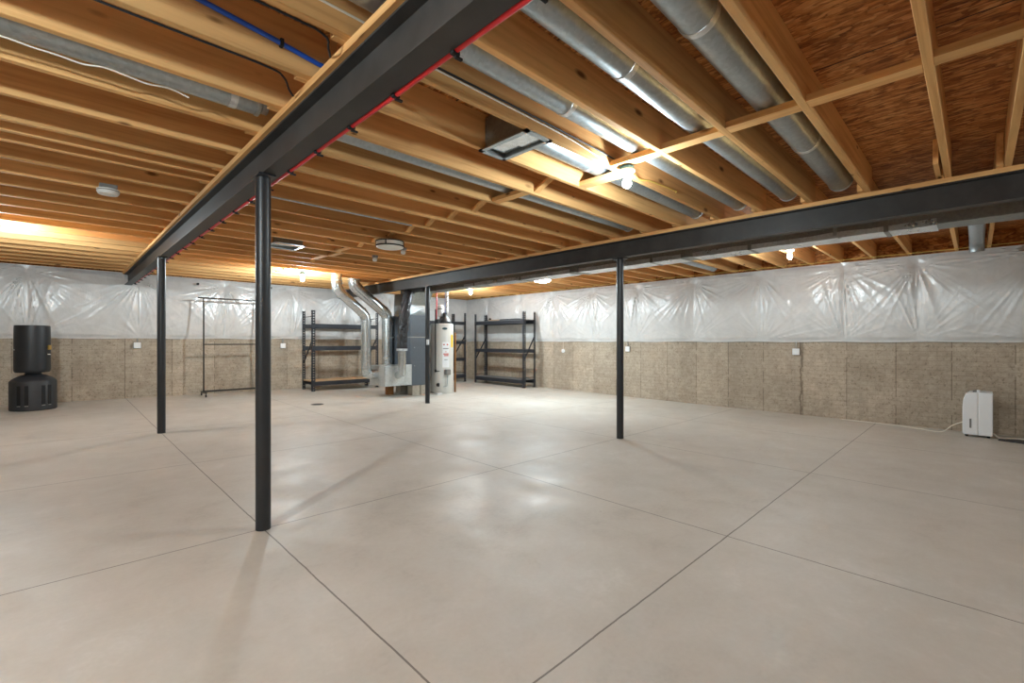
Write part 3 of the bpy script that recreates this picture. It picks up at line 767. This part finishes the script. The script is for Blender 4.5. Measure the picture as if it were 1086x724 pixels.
# ------------------------------------------------------------------ metal shelves
def shelf(x0, x1, y0, y1, z, h, levels, label, along, decks, brace_low=.35, rails=(.16, -.14)):
    """posts at four corners; 'along' = long axis; levels are heights of the beams."""
    t = thing('metal_shelf', label, 'shelf', ((x0+x1)/2, (y0+y1)/2, z), 'black metal shelving units')
    w = .02
    for px in (x0, x1):
        for py in (y0, y1):
            m = MB(); sx = 1 if px == x0 else -1; sy = 1 if py == y0 else -1
            # slotted angle: two flanges, pierced down their middles
            for (ax_, L) in (('x', .07), ('y', .06)):
                if ax_ == 'x':
                    a, b = sorted((px, px+sx*L)); c, d_ = sorted((py, py+sy*.004))
                    m.box(a, a+.02, c, d_, z, z+h); m.box(b-.02, b, c, d_, z, z+h)
                    k = 0.0
                    while k < h-.02:
                        m.box(a+.019, b-.019, c, d_, z+k, z+min(h, k+.032)); k += .055
                else:
                    a, b = sorted((py, py+sy*L)); c, d_ = sorted((px, px+sx*.004))
                    m.box(c, d_, a, a+.02, z, z+h); m.box(c, d_, b-.02, b, z, z+h)
                    k = 0.0
                    while k < h-.02:
                        m.box(c, d_, a+.019, b-.019, z+k, z+min(h, k+.032)); k += .055
            m.box(px-.006 if sx > 0 else px-.072, px+.072 if sx > 0 else px+.006, py-.006 if sy > 0 else py-.062, py+.062 if sy > 0 else py+.006, z-.002, z+.008)
            part(m, 'post', M['shelf'], t)
    for lv, dk in zip(levels, decks):
        for q in (0, 1):
            if along == 'x':
                yy = y0+.004 if q == 0 else y1-.034
                part(MB().box(x0+.004, x1-.004, yy, yy+.03, z+lv-.092, z+lv), 'beam', M['shelf'], t, bevel=.004)
            else:
                xx = x0+.004 if q == 0 else x1-.034
                part(MB().box(xx, xx+.03, y0+.004, y1-.004, z+lv-.092, z+lv), 'beam', M['shelf'], t, bevel=.004)
        if dk: part(MB().box(x0+.012, x1-.012, y0+.012, y1-.012, z+lv+.0005, z+lv+.016), 'deck', M[dk], t)
    for q in (0, 1):
        for zz in [q_ if q_ > 0 else h+q_ for q_ in rails]:
            if along == 'x':
                X = x0+.02 if q == 0 else x1-.02
                part(MB().bar((X, y0+.02, z+zz), (X, y1-.02, z+zz), .012, .016), 'side_rail', M['shelf'], t)
            else:
                Y = y0+.02 if q == 0 else y1-.02
                part(MB().bar((x0+.02, Y, z+zz), (x1-.02, Y, z+zz), .012, .016), 'side_rail', M['shelf'], t)
        if along == 'x':
            X = x0+.03 if q == 0 else x1-.03
            part(MB().bar((X, y0+.02, z+h*.66), (X, y1-.02, z+h*brace_low), .02, .028), 'brace', M['shelf'], t)
        else:
            Y = y0+.03 if q == 0 else y1-.03
            part(MB().bar((x0+.02, Y, z+h*brace_low), (x1-.02, Y, z+h*.66), .02, .028), 'brace', M['shelf'], t)
    return t
z = fz(8.9, 4.1)
shelf(3.42*S, 4.78*S, 8.78*S, 9.27*S, z, 1.80, (.22, 1.00, 1.50), 'black metal shelf with particle board bottom, left of the silver ducts', 'x', ('mdf', None, None))
z = fz(9.0, 6.9)
shelf(5.62*S, 7.14*S, 8.80*S, 9.30*S, z, 1.95, (.20, .68, 1.16, 1.70), 'black metal shelf in the corner behind the water heater', 'x', ('shelfdeck', None, None, None), .35, (.25,))
z = fz(7.6, 7.3)
shelf(7.18*S, 7.55*S, 6.88*S, 8.53*S, z, 1.94, (.19, .97, 1.72), 'black metal shelf against the right wall, beside the corner', 'y', ('shelfdeck', None, 'shelfdeck'), .35, (.25,))
zt = z+1.72+.017
t = thing('cardboard_flat', 'flat tan cardboard on top of the right wall shelf', 'cardboard', (7.35*S, 8.0*S, zt))
part(MB().rbox(7.26*S, 7.50*S, 7.75*S, 8.12*S, zt, zt+.03, .01), 'sheet', M['tan'], t)
t = thing('black_tray', 'flat black tray on the near end of the right wall shelf top', 'tray', (7.3*S, 7.2*S, zt))
part(MB().rbox(7.24*S, 7.46*S, 7.12*S, 7.42*S, zt, zt+.028, .02), 'pan', M['blackplastic'], t)
part(MB().rbox(7.26*S, 7.44*S, 7.14*S, 7.40*S, zt+.026, zt+.034, .02), 'rim', M['blackplastic'], t)
t = thing('black_tray', 'flat black tray beside the cardboard on the shelf top', 'tray', (7.3*S, 7.5*S, zt))
part(MB().rbox(7.24*S, 7.44*S, 7.46*S, 7.72*S, zt, zt+.032, .02), 'pan', M['blackplastic'], t)
t = thing('small_black_gadget', 'small black gadget on the far end of the shelf top', 'gadget', (7.4*S, 8.3*S, zt))
part(MB().rbox(7.36*S, 7.48*S, 8.18*S, 8.36*S, zt, zt+.03, .01), 'base', M['dark'], t)
part(MB().lathe([(.03, zt+.03), (.034, zt+.05), (.028, zt+.085), (.01, zt+.09)], (7.44*S, 8.26*S, 0), 16), 'knob', M['dark'], t)

# ------------------------------------------------------------------ furnace
FX0, FX1, FY0, FY1 = 4.55*S, 4.97*S, 7.2*S, 7.82*S
zf = fz(7.3, 4.7); zb = S-.81*S
for (xa, xb, ya, lb) in ((4.60*S, 4.60*S+.19, 7.2*S, 'grey concrete block under the furnace, nearest the return box'), (4.60*S+.215, 4.60*S+.40, 7.2*S, 'grey concrete block under the furnace, nearest the stickered post'),
                     (4.60*S, 4.60*S+.19, 7.62*S, 'grey concrete block under the rear left of the furnace'), (4.60*S+.215, 4.60*S+.40, 7.62*S, 'grey concrete block under the rear right of the furnace')):
    o = MB().box(xa, xb, ya+.01, ya+.2, fz(7.3, 4.8)-.012, zb).build('concrete_block', M['block'], loc=(xa, ya, zf), bevel=.006)
    tag(o, lb, 'concrete block', 'blocks under the furnace')
o = MB().box(4.30*S, 4.42*S, 7.55*S, 7.65*S, fz(7.5, 4.3)-.01, S-.786*S).build('wood_block', M['brown'], loc=(4.3*S, 7.6*S, zf), bevel=.004)
tag(o, 'brown wooden block propping the return box', 'wood block')
t = thing('furnace', 'slate grey upright furnace with galvanized plenum, on concrete blocks', 'furnace', (FX0, FY0, zb))
zs, ztp = S+.07*S, S+.476*S
part(MB().box(FX0, FX1, FY0, FY1, zb, zs-.008), 'lower_cabinet', M['furn'], t, bevel=.006)
part(MB().box(FX0, FX1, FY0, FY1, zs+.008, ztp), 'coil_cabinet', M['furn'], t, bevel=.006)
part(MB().box(FX0+.004, FX1-.004, FY0+.004, FY1-.004, zs-.008, zs+.008), 'joint_strip', M['galv_bright'], t, label='bright metal joint strip')
part(MB().box(FX0+.02, FX1-.02, FY0-.006, FY0-.0005, zb+.05, zb+.50), 'access_panel', M['furn'], t, bevel=.003)
for px in (FX0+.10, FX1-.12):
    part(MB().lathe([(.008, 0), (.008, -.008), (.0005, -.01)], (px, FY0-.006, zb+.42), 10, True, 'y'), 'screw', M['galv'], t)
    part(MB().lathe([(.008, 0), (.008, -.008), (.0005, -.01)], (px, FY0-.0005, zs-.22), 10, True, 'y'), 'screw', M['galv'], t)
# plenum: a cross-broken box flaring into the trunk
zm = S+.66*S
def taper(x0,x1,y0,y1,z0,X0,X1,Y0,Y1,z1):
    return MB().add([(x0,y0,z0),(x1,y0,z0),(x1,y1,z0),(x0,y1,z0),(X0,Y0,z1),(X1,Y0,z1),(X1,Y1,z1),(X0,Y1,z1)],[(0,3,2,1),(4,5,6,7),(0,1,5,4),(1,2,6,5),(2,3,7,6),(3,0,4,7)])
p = taper(FX0+.02, FX1-.03, FY0+.03, FY1-.03, ztp, FX0+.02, FX1-.03, FY0+.03, FY1-.03, zm)
xm, zmid, yv = (FX0+FX1)/2-.005, (ztp+zm)/2, FY0+.03
p.add([(FX0+.02,yv,ztp),(FX1-.03,yv,ztp),(FX1-.03,yv,zm),(FX0+.02,yv,zm),(xm,yv-.02,zmid)],[(0,1,4),(1,2,4),(2,3,4),(3,0,4)])
part(p, 'plenum', M['galv'], t, label='cross-broken galvanized plenum')
part(taper(FX0+.02, FX1-.03, FY0+.03, FY1-.03, zm, TX0-.16, TX1-.02, FY0-.12, FY1+.02, TZ0), 'transition', M['galv_dull'], t)
# return box
furn_t = t
t = thing('return_air_box', 'galvanized return air box joined to the left side of the furnace', 'return air box', (4.3*S, 7.15*S, S-.785*S))
RX0, RX1, RY0, RY1, RZ0, RZ1 = 4.02*S, 4.548*S, 7.15*S, 7.70*S, S-.785*S, S-.435*S
part(MB().box(RX0, RX1, RY0, RY1, RZ0, RZ1), 'return_box', M['sheet'], t, bevel=.004)
part(MB().box(RX1-.17, RX1-.005, RY0-.006, RY0, RZ0, RZ1+.02), 'filter_door', M['sheet'], t, bevel=.002)
part(MB().bar((RX0-.001, RY0+.01, RZ0+.005), (RX0-.001, RY0+.01, RZ1-.005), .012, .012), 'corner_seam', M['galv_bright'], t)

R_FILLET = .115
def seamed_pipe(name, label, pts, r, mat='galv_bright'):
    pts = [Vector(p) for p in pts]
    t = thing(name, label, 'round duct', tuple(pts[-1]), 'big ducts beside the furnace')
    # gored elbows: fillet each corner with three short chords
    path = [pts[0]]; rings = []
    for a, b, c in zip(pts[:-2], pts[1:-1], pts[2:]):
        d1 = (a-b).normalized(); d2 = (c-b).normalized(); q = R_FILLET
        p1, p3 = b + d1*q, b + d2*q
        path += [p1]
        for k in (1, 2, 3):
            s_ = k/4; path.append((p1*(1-s_)*(1-s_) + b*2*s_*(1-s_) + p3*s_*s_))
        path += [p3]; rings += [(p1, d1), (p1*.25+b*.5+p3*.25, (d2-d1).normalized()), (p3, d2)]
    path.append(pts[-1])
    mb = MB()
    for i in range(len(path)-1): pass
    mb.tube(path, r, 28, True, True)
    part(mb, 'pipe', M[mat], t)
    for c, d in rings:
        part(MB().tube([c-d*.012, c-d*.010, c+d*.010, c+d*.012], [r, r+.008, r+.008, r], 28, False), 'crimp_ring', M[mat], t)
    # lock seam down the longest straight run
    L = max(zip(path[:-1], path[1:]), key=lambda e: (e[1]-e[0]).length)
    n_ = Vector((-.6, -.8, 0)); dd = (L[1]-L[0]).normalized(); n_ = (n_ - dd*n_.dot(dd)).normalized()
    part(MB().bar(L[0]+n_*r, L[1]+n_*r, .012, .006, n_), 'lock_seam', M[mat], t)
    part(MB().tube([path[0]*.2+path[1]*.8, path[0]*.2+path[1]*.8+(path[1]-path[0]).normalized()*.02], r+.004, 28), 'tape_band', M['foil'], t)
    return t
R8 = .098
seamed_pipe('big_round_duct', 'big silver round duct, left one, dropping to the side of the return box',
            [W(7.45, 3.30, 1.20), W(7.45, 3.30, .86), W(7.45, 3.82, .44), W(7.45, 3.82, -.58), W(7.45, 4.03, -.58)], R8)
seamed_pipe('big_round_duct', 'big silver round duct, right one, passing behind the return box',
            [W(7.82, 3.78, 1.20), W(7.82, 3.78, .98), W(7.82, 4.44, .50), W(7.82, 4.44, -.56), W(7.68, 4.44, -.56)], .118)
# sleeved duct
t = thing('insulated_duct', 'black foil insulated duct with silver lower elbow in front of the furnace', 'flexible duct', tuple(W(7.02, 4.27, -.6)), 'big ducts beside the furnace')
pts = [W(7.02, 4.27, -.16), W(7.02, 4.275, .05), W(7.02, 4.31, .35), W(7.03, 4.35, .62), W(7.03, 4.40, .84), W(7.04, 4.48, .95), W(7.05, 4.72, .98)]
pp = []
for a, b in zip(pts[:-1], pts[1:]):
    for i in range(5): pp.append(a.lerp(b, i/5))
pp.append(pts[-1])
rr = [ .102 + .007*math.sin(i*1.7) + .004*math.sin(i*3.1) for i in range(len(pp))]; rr[-1] = .095; rr[-2] = .1
part(MB().tube(pp, rr, 24), 'sleeve', M['flex'], t)
part(MB().tube([W(7.02, 4.27, -.13), W(7.02, 4.27, -.40)] + [W(7.02, 4.27, -.56) + Vector((0, .0, 0)) , W(7.16, 4.27, -.60)], .08, 24), 'elbow', M['galv_bright'], t, label='silver metal elbow')
part(MB().lathe([(.081, S-.19*S), (.115, S-.16*S), (.115, S-.13*S)], tuple(W(7.02, 4.27, -1)), 24), 'collar', M['foil'], t) if False else part(MB().tube([W(7.02,4.27,-.17), W(7.02,4.27,-.13)], .11, 24), 'collar', M['foil'], t)

# ------------------------------------------------------------------ water heater
hx, hy = 5.32*S, 7.30*S; z0 = fz(7.3, 5.32)-.004; R = .26; zt = S+.333*S
def hp(r_, f_): return hx + .7103*r_ + .7039*f_, hy - .7039*r_ + .7103*f_     # right of / behind the heater's middle
t = thing('water_heater', 'tall off-white cylinder water heater with black top and warning label', 'water heater', (hx, hy, z0))
part(MB().lathe([(R-.01, z0), (R-.005, z0+.04), (R, z0+.045), (R, zt-.03), (R-.012, zt-.004), (R-.03, zt), (.0005, zt+.004)], (hx, hy, 0), 48), 'jacket', M['offwhite'], t)
part(MB().lathe([(R+.003, z0+.06), (R+.004, z0+.065), (R+.004, z0+.42), (R+.003, z0+.425), (R, z0+.42)], (hx, hy, 0), 48), 'lower_band', M['offwhite'], t)
def wrap(name, a0, a1, za, zb, mat, r, label=None):
    vs = []; fs = []; n = 10
    for k in range(n+1):
        a = a0+(a1-a0)*k/n
        vs += [(hx+r*math.cos(a), hy+r*math.sin(a), za), (hx+r*math.cos(a), hy+r*math.sin(a), zb)]
    for k in range(n): fs.append((2*k, 2*k+2, 2*k+3, 2*k+1))
    return part(MB().add(vs, fs, True), name, M[mat], t, label=label)
A = math.atan2(-hy, -hx)                   # the side turned to the photograph
wl = wrap('warning_label', A+.05, A+.66, S-.50*S, S-.02*S, 'white', R+.0015, 'white label with red print')
for (za, zb_, a0, a1, m) in ((-.08, -.055, .12, .24, 'redprint'), (-.08, -.055, .42, .56, 'redprint'), (-.15, -.135, .1, .6, 'greyprint'), (-.21, -.195, .3, .38, 'redprint'), (-.255, -.235, .12, .6, 'redprint'), (-.285, -.265, .18, .58, 'redprint'), (-.36, -.35, .2, .5, 'greyprint')):
    vs = []; fs = []
    for k in range(5):
        a = A+a0+(a1-a0)*k/4
        vs += [(hx+(R+.0025)*math.cos(a), hy+(R+.0025)*math.sin(a), S+za*S), (hx+(R+.0025)*math.cos(a), hy+(R+.0025)*math.sin(a), S+zb_*S)]
    for k in range(4): fs.append((2*k, 2*k+2, 2*k+3, 2*k+1))
    o = MB().add(vs, fs, True); part(o, 'print_line', M[m], t)
wrap('energy_label', A+.88, A+1.25, S-.12*S, S+.12*S, 'yellowlabel', R+.0015, 'yellow energy label')
# emblem: a dark oval
vs = []; 
for k in range(24):
    th = 2*PI*k/24; a = A+.25+.23*math.cos(th)
    vs.append((hx+(R+.003)*math.cos(a), hy+(R+.003)*math.sin(a), S+.235*S+.026*math.sin(th)))
vs.append((hx+(R+.006)*math.cos(A+.25), hy+(R+.006)*math.sin(A+.25), S+.235*S))
part(MB().add(vs, [(k, (k+1)%24, 24) for k in range(24)]), 'emblem', M['teal'], t, label='dark teal oval emblem')
q = hp(.07, -.02)
part(MB().lathe([(.15, zt-.004), (.15, zt+.05), (.12, zt+.08), (.085, zt+.14), (.05, zt+.18), (.047, zt+.25)], (q[0], q[1], 0), 24), 'draft_hood', M['blackplastic'], t, label='black draft hood')
q = hp(-.06, -.10)
part(MB().rbox(q[0]-.07, q[0]+.07, q[1]-.06, q[1]+.06, zt-.002, zt+.10, .02), 'blower', M['blackplastic'], t)
q = hp(.0, -.10)
part(MB().tube([(q[0], q[1], zt+.02), (q[0], q[1], zt+.10), (q[0]+.04, q[1]+.03, zt+.14)], .035, 12), 'elbow', M['blackplastic'], t)
ca, sa = math.cos(A+.45), math.sin(A+.45)
part(MB().rbox(hx+(R+.03)*ca-.06, hx+(R+.03)*ca+.06, hy+(R+.03)*sa-.05, hy+(R+.03)*sa+.05, z0+.42, z0+.54, .02), 'gas_valve', M['greyprint'], t, label='grey gas valve')
vx, vy = hx+(R+.03)*ca, hy+(R+.03)*sa
part(MB().tube([(vx-.02, vy-.02, z0+.43), (vx-.02, vy-.02, z0+.18), (vx-.10, vy+.03, z0+.16)], .009, 8), 'burner_tube', M['galv'], t)
ca, sa = math.cos(A-.62), math.sin(A-.62)
part(MB().lathe([(.035, 0), (.04, -.01), (.04, -.045), (.0005, -.05)], (hx+R*math.cos(A-.35), hy+R*math.sin(A-.35)+.012, z0+.2), 18, True, 'y'), 'drain_cap', M['dark'], t)
gx, gy = hx+(R+.02)*math.cos(A-.52), hy+(R+.02)*math.sin(A-.52)
g = thing('gas_pipe', 'thin black gas pipe running down the front of the water heater', 'gas pipe', (gx, gy, z0+.3))
part(MB().tube([(gx, gy, S+.60*S), (gx, gy, z0+.50), (gx+.12, gy-.09, z0+.50), (gx+.12, gy-.09, z0+.30)], .013, 10), 'pipe', M['dark'], g)
part(MB().lathe([(.02, z0+.48), (.02, z0+.54)], (gx, gy, 0), 12), 'coupling', M['dark'], g)
def riser(name, x, y, za, zb, r, mat, label, cat, rings=False):
    g = thing(name, label, cat, (x, y, za))
    if rings:
        pr = []; k = za; s_ = 0
        while k < zb: pr += [(r*(1 if s_ % 2 else .88), k), (r*(1 if s_ % 2 else .88), k+.014)]; k += .02; s_ += 1
        part(MB().lathe(pr, (x, y, 0), 20), 'pipe', M[mat], g)
        for i in range(6): 
            a = i*1.1; part(MB().bar((x-r-.002, y-r*.7, za+.12+i*.11), (x+r*.7, y-r-.002, za+.17+i*.11), .012, .004, (-1,-1,0)), 'stripe', M['dark'], g)
    else:
        part(MB().tube([(x, y, za), (x+.004, y, (za+zb)/2), (x, y, zb)], r, 10), 'pipe', M[mat], g)
        part(MB().lathe([(r+.005, za), (r+.005, za+.04)], (x, y, 0), 12), 'fitting', M['brass'], g)
    return g
riser('red_water_pipe', *hp(-.125, .02), zt-.002, JB+.05, .013, 'red', 'red water pipe rising from the top of the water heater', 'water pipe')
riser('blue_water_pipe', *hp(.055, .17), zt-.002, JB+.05, .013, 'blue', 'blue water pipe rising from the top of the water heater', 'water pipe')
riser('vent_pipe', *hp(.115, -.02), zt+.25, JB+.04, .036, 'corr', 'white vent pipe rising from the water heater', 'vent pipe', True)
q = hp(-.035, .06)
g = thing('expansion_tank', 'small white expansion tank above the water heater', 'expansion tank', (q[0], q[1], zt))
part(MB().lathe([(.012, zt+.0), (.012, zt+.15), (.05, zt+.155), (.066, zt+.18), (.066, zt+.40), (.05, zt+.425), (.0005, zt+.435)], (q[0], q[1], 0), 24), 'tank', M['white'], g)
part(MB().lathe([(.0665, zt+.33), (.0675, zt+.335), (.0675, zt+.35), (.0665, zt+.355)], (q[0], q[1], 0), 24), 'band', M['greyprint'], g)
t = thing('wooden_strip', 'orange brown wooden strip standing right of the water heater', 'wood strip', (hx+.3, hy+.1, z0))
part(MB().bar((hp(.285, .1)[0], hp(.285, .1)[1], z0+.0), (hp(.285, .14)[0], hp(.285, .14)[1], zt-.20), .045, .02, (1,0,0)), 'strip', M['brown'], t)
t = thing('white_scrap', 'small white scrap on the floor before the water heater', 'scrap', (hx-.28, hy-.22, z0))
part(MB().rbox(hx-.33, hx-.20, hy-.30, hy-.22, z0+.002, z0+.03, .01), 'piece', M['white'], t)

# ------------------------------------------------------------------ clothes rack
rx0, rx1, ry = 1.76*S, 2.60*S, 9.10*S; z = fz(9.1, 2.1)
t = thing('clothes_rack', 'dark metal rolling clothes rack against the back wall', 'clothes rack', ((rx0+rx1)/2, ry, z))
H = 1.93
part(MB().tube([(rx0-.10, ry, z+H), (rx1+.10, ry, z+H)], .014, 10), 'top_rail', M['rack'], t)
for x in (rx0, rx1):
    part(MB().tube([(x, ry, z+.07), (x, ry, z+H)], .014, 10), 'upright', M['rack'], t)
    ft = part(MB().bar((x, ry-.2, z+.085), (x, ry+.2, z+.085), .03, .025), 'foot', M['rack'], t)
    for s in (-.19, .19):
        c = part(MB().lathe([(.0005, -.01), (.026, -.01), (.026, .01), (.0005, .01)], (x, ry+s, z+.028), 16, True, 'x'), 'caster', M['dark'], ft)
        part(MB().bar((x, ry+s, z+.028), (x, ry+s, z+.075), .026, .012), 'caster_fork', M['rack'], ft)
part(MB().tube([(rx0, ry, z+1.02), (rx1, ry, z+1.02)], .012, 10), 'middle_rail', M['rack'], t)
part(MB().bar((rx0, ry, z+.10), (rx1, ry, z+.10), .03, .035), 'bottom_rail', M['rack'], t)

# ------------------------------------------------------------------ freestanding punching bag
bx, by = -.21*S, 8.85*S; z = fz(8.85, -.21)-.003; k = 1.0
t = thing('punching_bag', 'black freestanding punching bag on a wide water base by the back wall', 'punching bag', (bx, by, z))
rb = .265
bs = part(MB().lathe([(rb-.012, z), (rb, z+.012), (rb, z+.435), (rb-.006, z+.452), (rb*.82, z+.49), (rb*.6, z+.525), (rb*.46, z+.54), (.0005, z+.54)], (bx, by, 0), 48), 'base', M['blackplastic'], t)
A2 = math.atan2(-by, -bx)
for a in (-.62, -.28, .42, .72):
    aa = A2+a; ca, sa = math.cos(aa), math.sin(aa)
    part(MB().bar((bx+(rb-.002)*ca, by+(rb-.002)*sa, z+.09), (bx+(rb-.002)*ca, by+(rb-.002)*sa, z+.385), .045, .012, (ca, sa, 0)), 'recess', M['dark'], bs, label='dark moulded slot')
    part(MB().bar((bx+(rb+.002)*ca, by+(rb+.002)*sa, z+.072), (bx+(rb+.002)*ca, by+(rb+.002)*sa, z+.086), .04, .01, (ca, sa, 0)), 'slot_lip', M['greyprint'], bs)
part(MB().lathe([(.11, z+.535), (.09, z+.56), (.10, z+.59)], (bx, by, 0), 28), 'neck', M['blackplastic'], t)
part(MB().lathe([(.0005, z+.575), (.19, z+.58), (.203, z+.60), (.207, z+.63), (.203, z+1.25), (.20, z+1.30), (.193, z+1.307), (.188, z+1.30), (.0005, z+1.295)], (bx-.01, by+.01, 0), 44), 'bag', M['black'], t)
aa = A2+1.05; 
part(MB().bar((bx+.205*math.cos(aa), by+.205*math.sin(aa), z+.93), (bx+.205*math.cos(aa), by+.205*math.sin(aa), z+1.00), .05, .02, (math.cos(aa), math.sin(aa), 0)), 'buckle', M['brass'], t, label='brass buckle')
aa = A2+.98
part(MB().bar((bx+.207*math.cos(aa), by+.207*math.sin(aa), z+.85), (bx+.207*math.cos(aa), by+.207*math.sin(aa), z+.862), .04, .012, (math.cos(aa), math.sin(aa), 0)), 'strap_tip', M['white'], t)
aa = A2-1.35
part(MB().bar((bx+.205*math.cos(aa), by+.205*math.sin(aa), z+.925), (bx+.205*math.cos(aa), by+.205*math.sin(aa), z+.94), .05, .014, (math.cos(aa), math.sin(aa), 0)), 'strap_tip', M['white'], t)

# ------------------------------------------------------------------ dehumidifier
dx0, dx1, dy0, dy1 = 7.30*S, 7.56*S, -.125*S, .115*S; z = fz(0, 7.4)
t = thing('dehumidifier', 'white boxy dehumidifier on casters by the right wall', 'dehumidifier', ((dx0+dx1)/2, (dy0+dy1)/2, z))
h = .56; zb = z+.03; ym = dy0+.135
part(MB().box(dx0, dx1, dy0, ym-.002, zb, zb+h), 'rear_shell', M['white'], t, bevel=.008)
# front shell bows outwards (towards the far end) and rounds over at the top
poly = []
prof = [(ym+.002, zb), (dy1-.008, zb), (dy1, zb+.02), (dy1, zb+h*.62), (dy1-.006, zb+h*.80), (dy1-.028, zb+h*.93), (dy1-.07, zb+h*.985), (ym+.002, zb+h)]
vs = [(dx0, a, b) for a, b in prof] + [(dx1, a, b) for a, b in prof]; n = len(prof)
part(MB().add(vs, [tuple(range(n)), tuple(reversed(range(n, 2*n)))] + [(i, (i+1) % n, (i+1) % n+n, i+n) for i in range(n)]), 'front_shell', M['white'], t, bevel=.008)
part(MB().box(dx0+.004, dx1-.004, ym-.004, ym+.004, zb+.004, zb+h-.005), 'seam', M['offwhite'], t)
part(MB().box(dx0-.002, dx0+.001, dy1-.085, dy1-.066, zb+.09, zb+.21), 'print_mark', M['greyprint'], t, label='narrow grey strip in place of unreadable upright print')  # plain grey strip stands in for unreadable upright lettering
part(MB().rbox(dx0+.07, dx1-.07, ym+.005, ym+.05, zb+h-.004, zb+h+.012, .006), 'control_panel', M['greyprint'], t)
part(MB().rbox(dx0+.02, dx0+.05, ym-.02, ym+.012, zb+h-.003, zb+h+.03, .006), 'handle_tab', M['white'], t)
for x in (dx0+.05, dx1-.05):
    for y in (dy0+.04, dy1-.04):
        part(MB().lathe([(.0005, -.011), (.018, -.011), (.018, .011), (.0005, .011)], (x, y, z+.017), 14, True, 'x'), 'caster', M['dark'], t)
def fl(u, v, dz=.006): return (v*S, u*S, fz(u, v)+dz)
pts = [(dx0+.16, dy1+.001, zb+.14), (dx0+.16, dy1+.10, zb+.08)] + [fl(u, v) for u, v in ((.30, 7.42), (.48, 7.5), (.62, 7.56), (.75, 7.6), (1.0, 7.63), (1.3, 7.64))]
cable('power_cord', pts, .006, 'cable_w', 'white power cord trailing left from the dehumidifier along the wall', 'cord')
pts = [(dx0+.1, dy0-.002, zb+.03), (dx0+.1, dy0-.06, fz(-.2, 7.4)+.012)] + [fl(u, v, .012) for u, v in ((-.25, 7.42), (-.33, 7.47), (-.45, 7.45), (-.6, 7.48), (-.9, 7.5))]
cable('drain_hose', pts, .010, 'cable_w', 'white drain hose lying right of the dehumidifier', 'hose')
t = thing('floor_mat', 'small black mat on the floor right of the dehumidifier', 'mat', fl(-.4, 7.25))
vs = []; fs = []; rr = random.Random(3); n = 18
for k in range(n):
    a = 2*PI*k/n; r = 1 + rr.uniform(-.08, .08)
    u, v = -.40+.24*r*math.cos(a), 7.27+.10*r*math.sin(a); vs.append(fl(u, v, .002))
for k in range(n): vs.append(tuple(Vector(vs[k]) + Vector((0,0,.014))))
fs = [tuple(reversed(range(n))), tuple(range(n, 2*n))] + [(k, (k+1)%n, (k+1)%n+n, k+n) for k in range(n)]
part(MB().add(vs, fs), 'pad', M['blackplastic'], t)

# floor drain
u, v = 7.12, 2.85
t = thing('floor_drain', 'round dark floor drain before the shelf and silver ducts', 'floor drain', fl(u, v, 0))
part(MB().lathe([(.11, -.02), (.11, .004), (.095, .006), (.09, .002)], fl(u, v, 0), 28), 'rim', M['greyprint'], t)
part(MB().lathe([(.089, -.02), (.089, .003), (.0005, .004)], fl(u, v, 0), 28), 'grate', M['dark'], t)

# ------------------------------------------------------------------ camera and view
cam = bpy.data.cameras.new('camera'); co = bpy.data.objects.new('camera', cam); COL.objects.link(co); SC.camera = co
cam.sensor_width = 36; cam.lens = 488.5/1086*36; cam.clip_start = .02; cam.clip_end = 60
co.location = (0, 0, S)
fwd = Vector((.7039, .7103, 0)).normalized()
co.rotation_euler = (PI/2, 0, math.atan2(-fwd.x, fwd.y))
cam.shift_y = -.5/1086
w = bpy.data.worlds.new('world'); SC.world = w; w.use_nodes = True
w.node_tree.nodes['Background'].inputs[0].default_value = (.5, .5, .5, 1); w.node_tree.nodes['Background'].inputs[1].default_value = 0.0
vs_ = SC.view_settings; vs_.view_transform = 'Standard'; vs_.look = 'None'; vs_.gamma = 1; vs_.use_curve_mapping = False
vs_.exposure = 2.5
SC.cycles.max_bounces = 10; SC.cycles.diffuse_bounces = 6; SC.cycles.glossy_bounces = 4
SC.cycles.sample_clamp_indirect = 4
